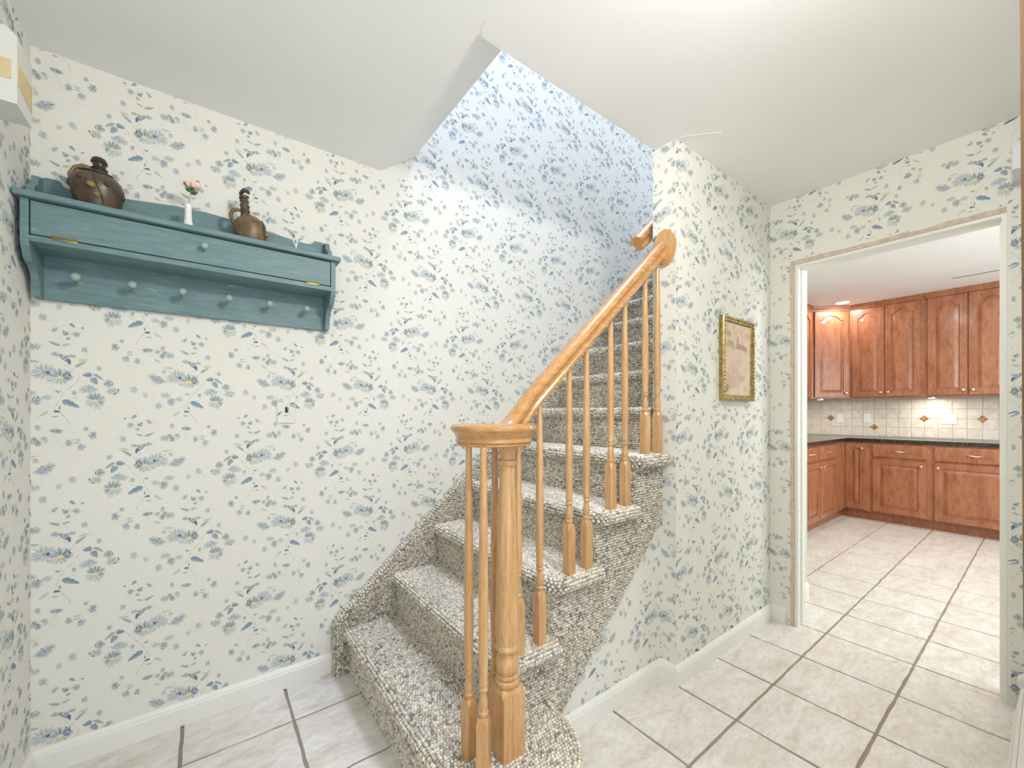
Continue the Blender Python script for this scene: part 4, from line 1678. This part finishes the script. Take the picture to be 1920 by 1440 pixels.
def wall_unit(label, F, org, w, dep, doors, z0=1.388, z1=2.455, carc=None):
    t_ = thing('wall_cabinet', label, 'cabinet', org, 'cherry wall cabinets in the kitchen')
    b = MB()
    if carc:
        b.prism([(x - org[0], y - org[1]) for x, y in carc], lambda x, y, h: (x, y, h - org[2]), z0, z1)
    else:
        F.box(b, 0, w, z0 - org[2], z1 - org[2], -dep, 0)
    b.build('carcass', 'cherry', t_)
    b = MB()
    pr2 = [(0, z1 - .012), (.012, z1 - .012), (.016, z1 + .004), (.030, z1 + .020), (.036, z1 + .040), (.036, KH - .001), (0, KH - .001)]
    b.rings([[F(a, v - org[2], d) for d, v in pr2] for a in (-.004, w + .004)])
    b.build('crown_moulding', 'cherry', t_)
    for (a0, a1, ka) in doors:
        d_ = door_part(F, t_, 'door', a0, a1, z0 + .012 - org[2], z1 - .018 - org[2], .055, True, .052)
        knob_at(F, d_, ka, z0 + .060 - org[2], .0205)
    return t_


XU = 6.2
F = Front((0, 0, 0), (0, -1, 0), (-1, 0, 0))
wall_unit('cherry wall cabinet pair of arched doors next to the diagonal corner cabinet', F, (XU, 1.473, 1.388), .634, .32, [(.022, .309, .282), (.315, .604, .345)])
wall_unit('cherry wall cabinet pair of arched doors farthest right in the doorway', F, (XU, .839, 1.388), .70, .32, [(.026, .312, .284), (.320, .606, .350)])
DX, DYc = 5.897, 1.776
u = Vector((XU - DX, 1.473 - DYc, 0))
wdg = u.length
u.normalize()
Fd = Front((0, 0, 0), u, (-u.y * -1, u.x * -1, 0))
Fd.d = Vector((u.y, -u.x, 0))
wall_unit('diagonal corner cherry wall cabinet with a single arched door', Fd, (DX, DYc, 1.388), wdg, .3, [(.030, wdg - .030, wdg - .062)],
          carc=[(DX, DYc), (XU, 1.473), (KX - .006, 1.473), (KX - .006, KY - .006), (DX, KY - .006)])
Fl = Front((0, 0, 0), (1, 0, 0), (0, -1, 0))
wall_unit('cherry wall cabinet on the left kitchen run, mostly hidden by the door jamb', Fl, (5.05, DYc, 1.388), DX - 5.05, KY - DYc - .006, [(.03, .40, .37), (.41, .80, .45)])

# outlets and switches over the worktop
for (y, w, lab) in ((1.655, .072, 'white outlet plate on the backsplash nearest the kitchen corner'), (1.383, .072, 'white outlet plate on the backsplash beside the lowest diamond inlay'),
                    (.690, .112, 'wide white switch plate on the backsplash between two diamond inlays')):
    t_ = thing('outlet_plate', lab, 'outlet', (KX - .005, y, 1.148), 'plates on the kitchen backsplash')
    b = MB()
    b.box(-.006, 0, -w / 2, w / 2, -.058, .058, .002)
    b.build('plate', 'white_plastic', t_)
    for off in ((0,) if w < .1 else (-.023, .023)):
        b = MB()
        b.box(-.0085, -.0055, off - .017, off + .017, -.033, .033, .001)
        b.build('receptacle', 'white_plastic', t_)
t_ = thing('wall_switch', 'white light switch on the green wall just inside the kitchen doorway', 'light switch', (3.115, .99, 1.62))
b = MB()
b.box(-.036, .036, -.006, 0, -.058, .058, .002)
b.build('plate', 'white_plastic', t_)
b = MB()
b.box(-.005, .005, -.012, -.005, -.010, .012, .001)
b.build('toggle', 'white_plastic', t_)

# lights in the kitchen
for (x, y, lab) in ((6.02, 1.72, 'small round puck light under the diagonal corner wall cabinet'), (6.33, .80, 'small round puck light under the right wall cabinets')):
    t_ = thing('puck_light', lab, 'light', (x, y, 1.387), 'puck lights under the wall cabinets')
    b = MB()
    b.lathe([(.034, -.012), (.036, -.010), (.036, 0), (.02, 0)], (0, 0, 0), 20)
    b.build('housing', 'nickel', t_, 30)
    b = MB()
    b.lathe([(.010, -.0135), (.028, -.0135), (.028, -.011), (.010, -.011)], (0, 0, 0), 20)
    b.build('lens', 'lamp_glow', t_)
    area('puck_lamp', (x, y, 1.37), (x + .06, y, 0), .05, .05, 1.6, (1, .9, .78))
t_ = thing('recessed_light', 'glowing round recessed ceiling light above the kitchen corner', 'light', (5.93, 1.478, KH))
b = MB()
b.lathe([(.062, -.001), (.062, -.006), (.085, -.007), (.090, -.003), (.090, -.001)], (0, 0, 0), 28)
b.build('trim_ring', 'white_plastic', t_, 30)
b = MB()
b.lathe([(.01, -.004), (.061, -.004), (.061, -.002), (.01, -.002)], (0, 0, 0), 28)
b.build('lens', 'lamp_glow', t_)
area('recessed_lamp', (5.93, 1.478, 2.485), (5.93, 1.478, 0), .12, .12, 4, (1, .98, .95))
t_ = thing('ceiling_vent', 'thin slot vent in the white kitchen ceiling', 'vent', (5.69, .42, KH))
b = MB()
b.box(-.02, .02, -.17, .17, -.004, -.0005)
b.build('frame', 'white_plastic', t_)
b = MB()
b.box(-.007, .007, -.16, .16, -.0055, -.0035)
b.build('slot', 'dark_gap', t_)
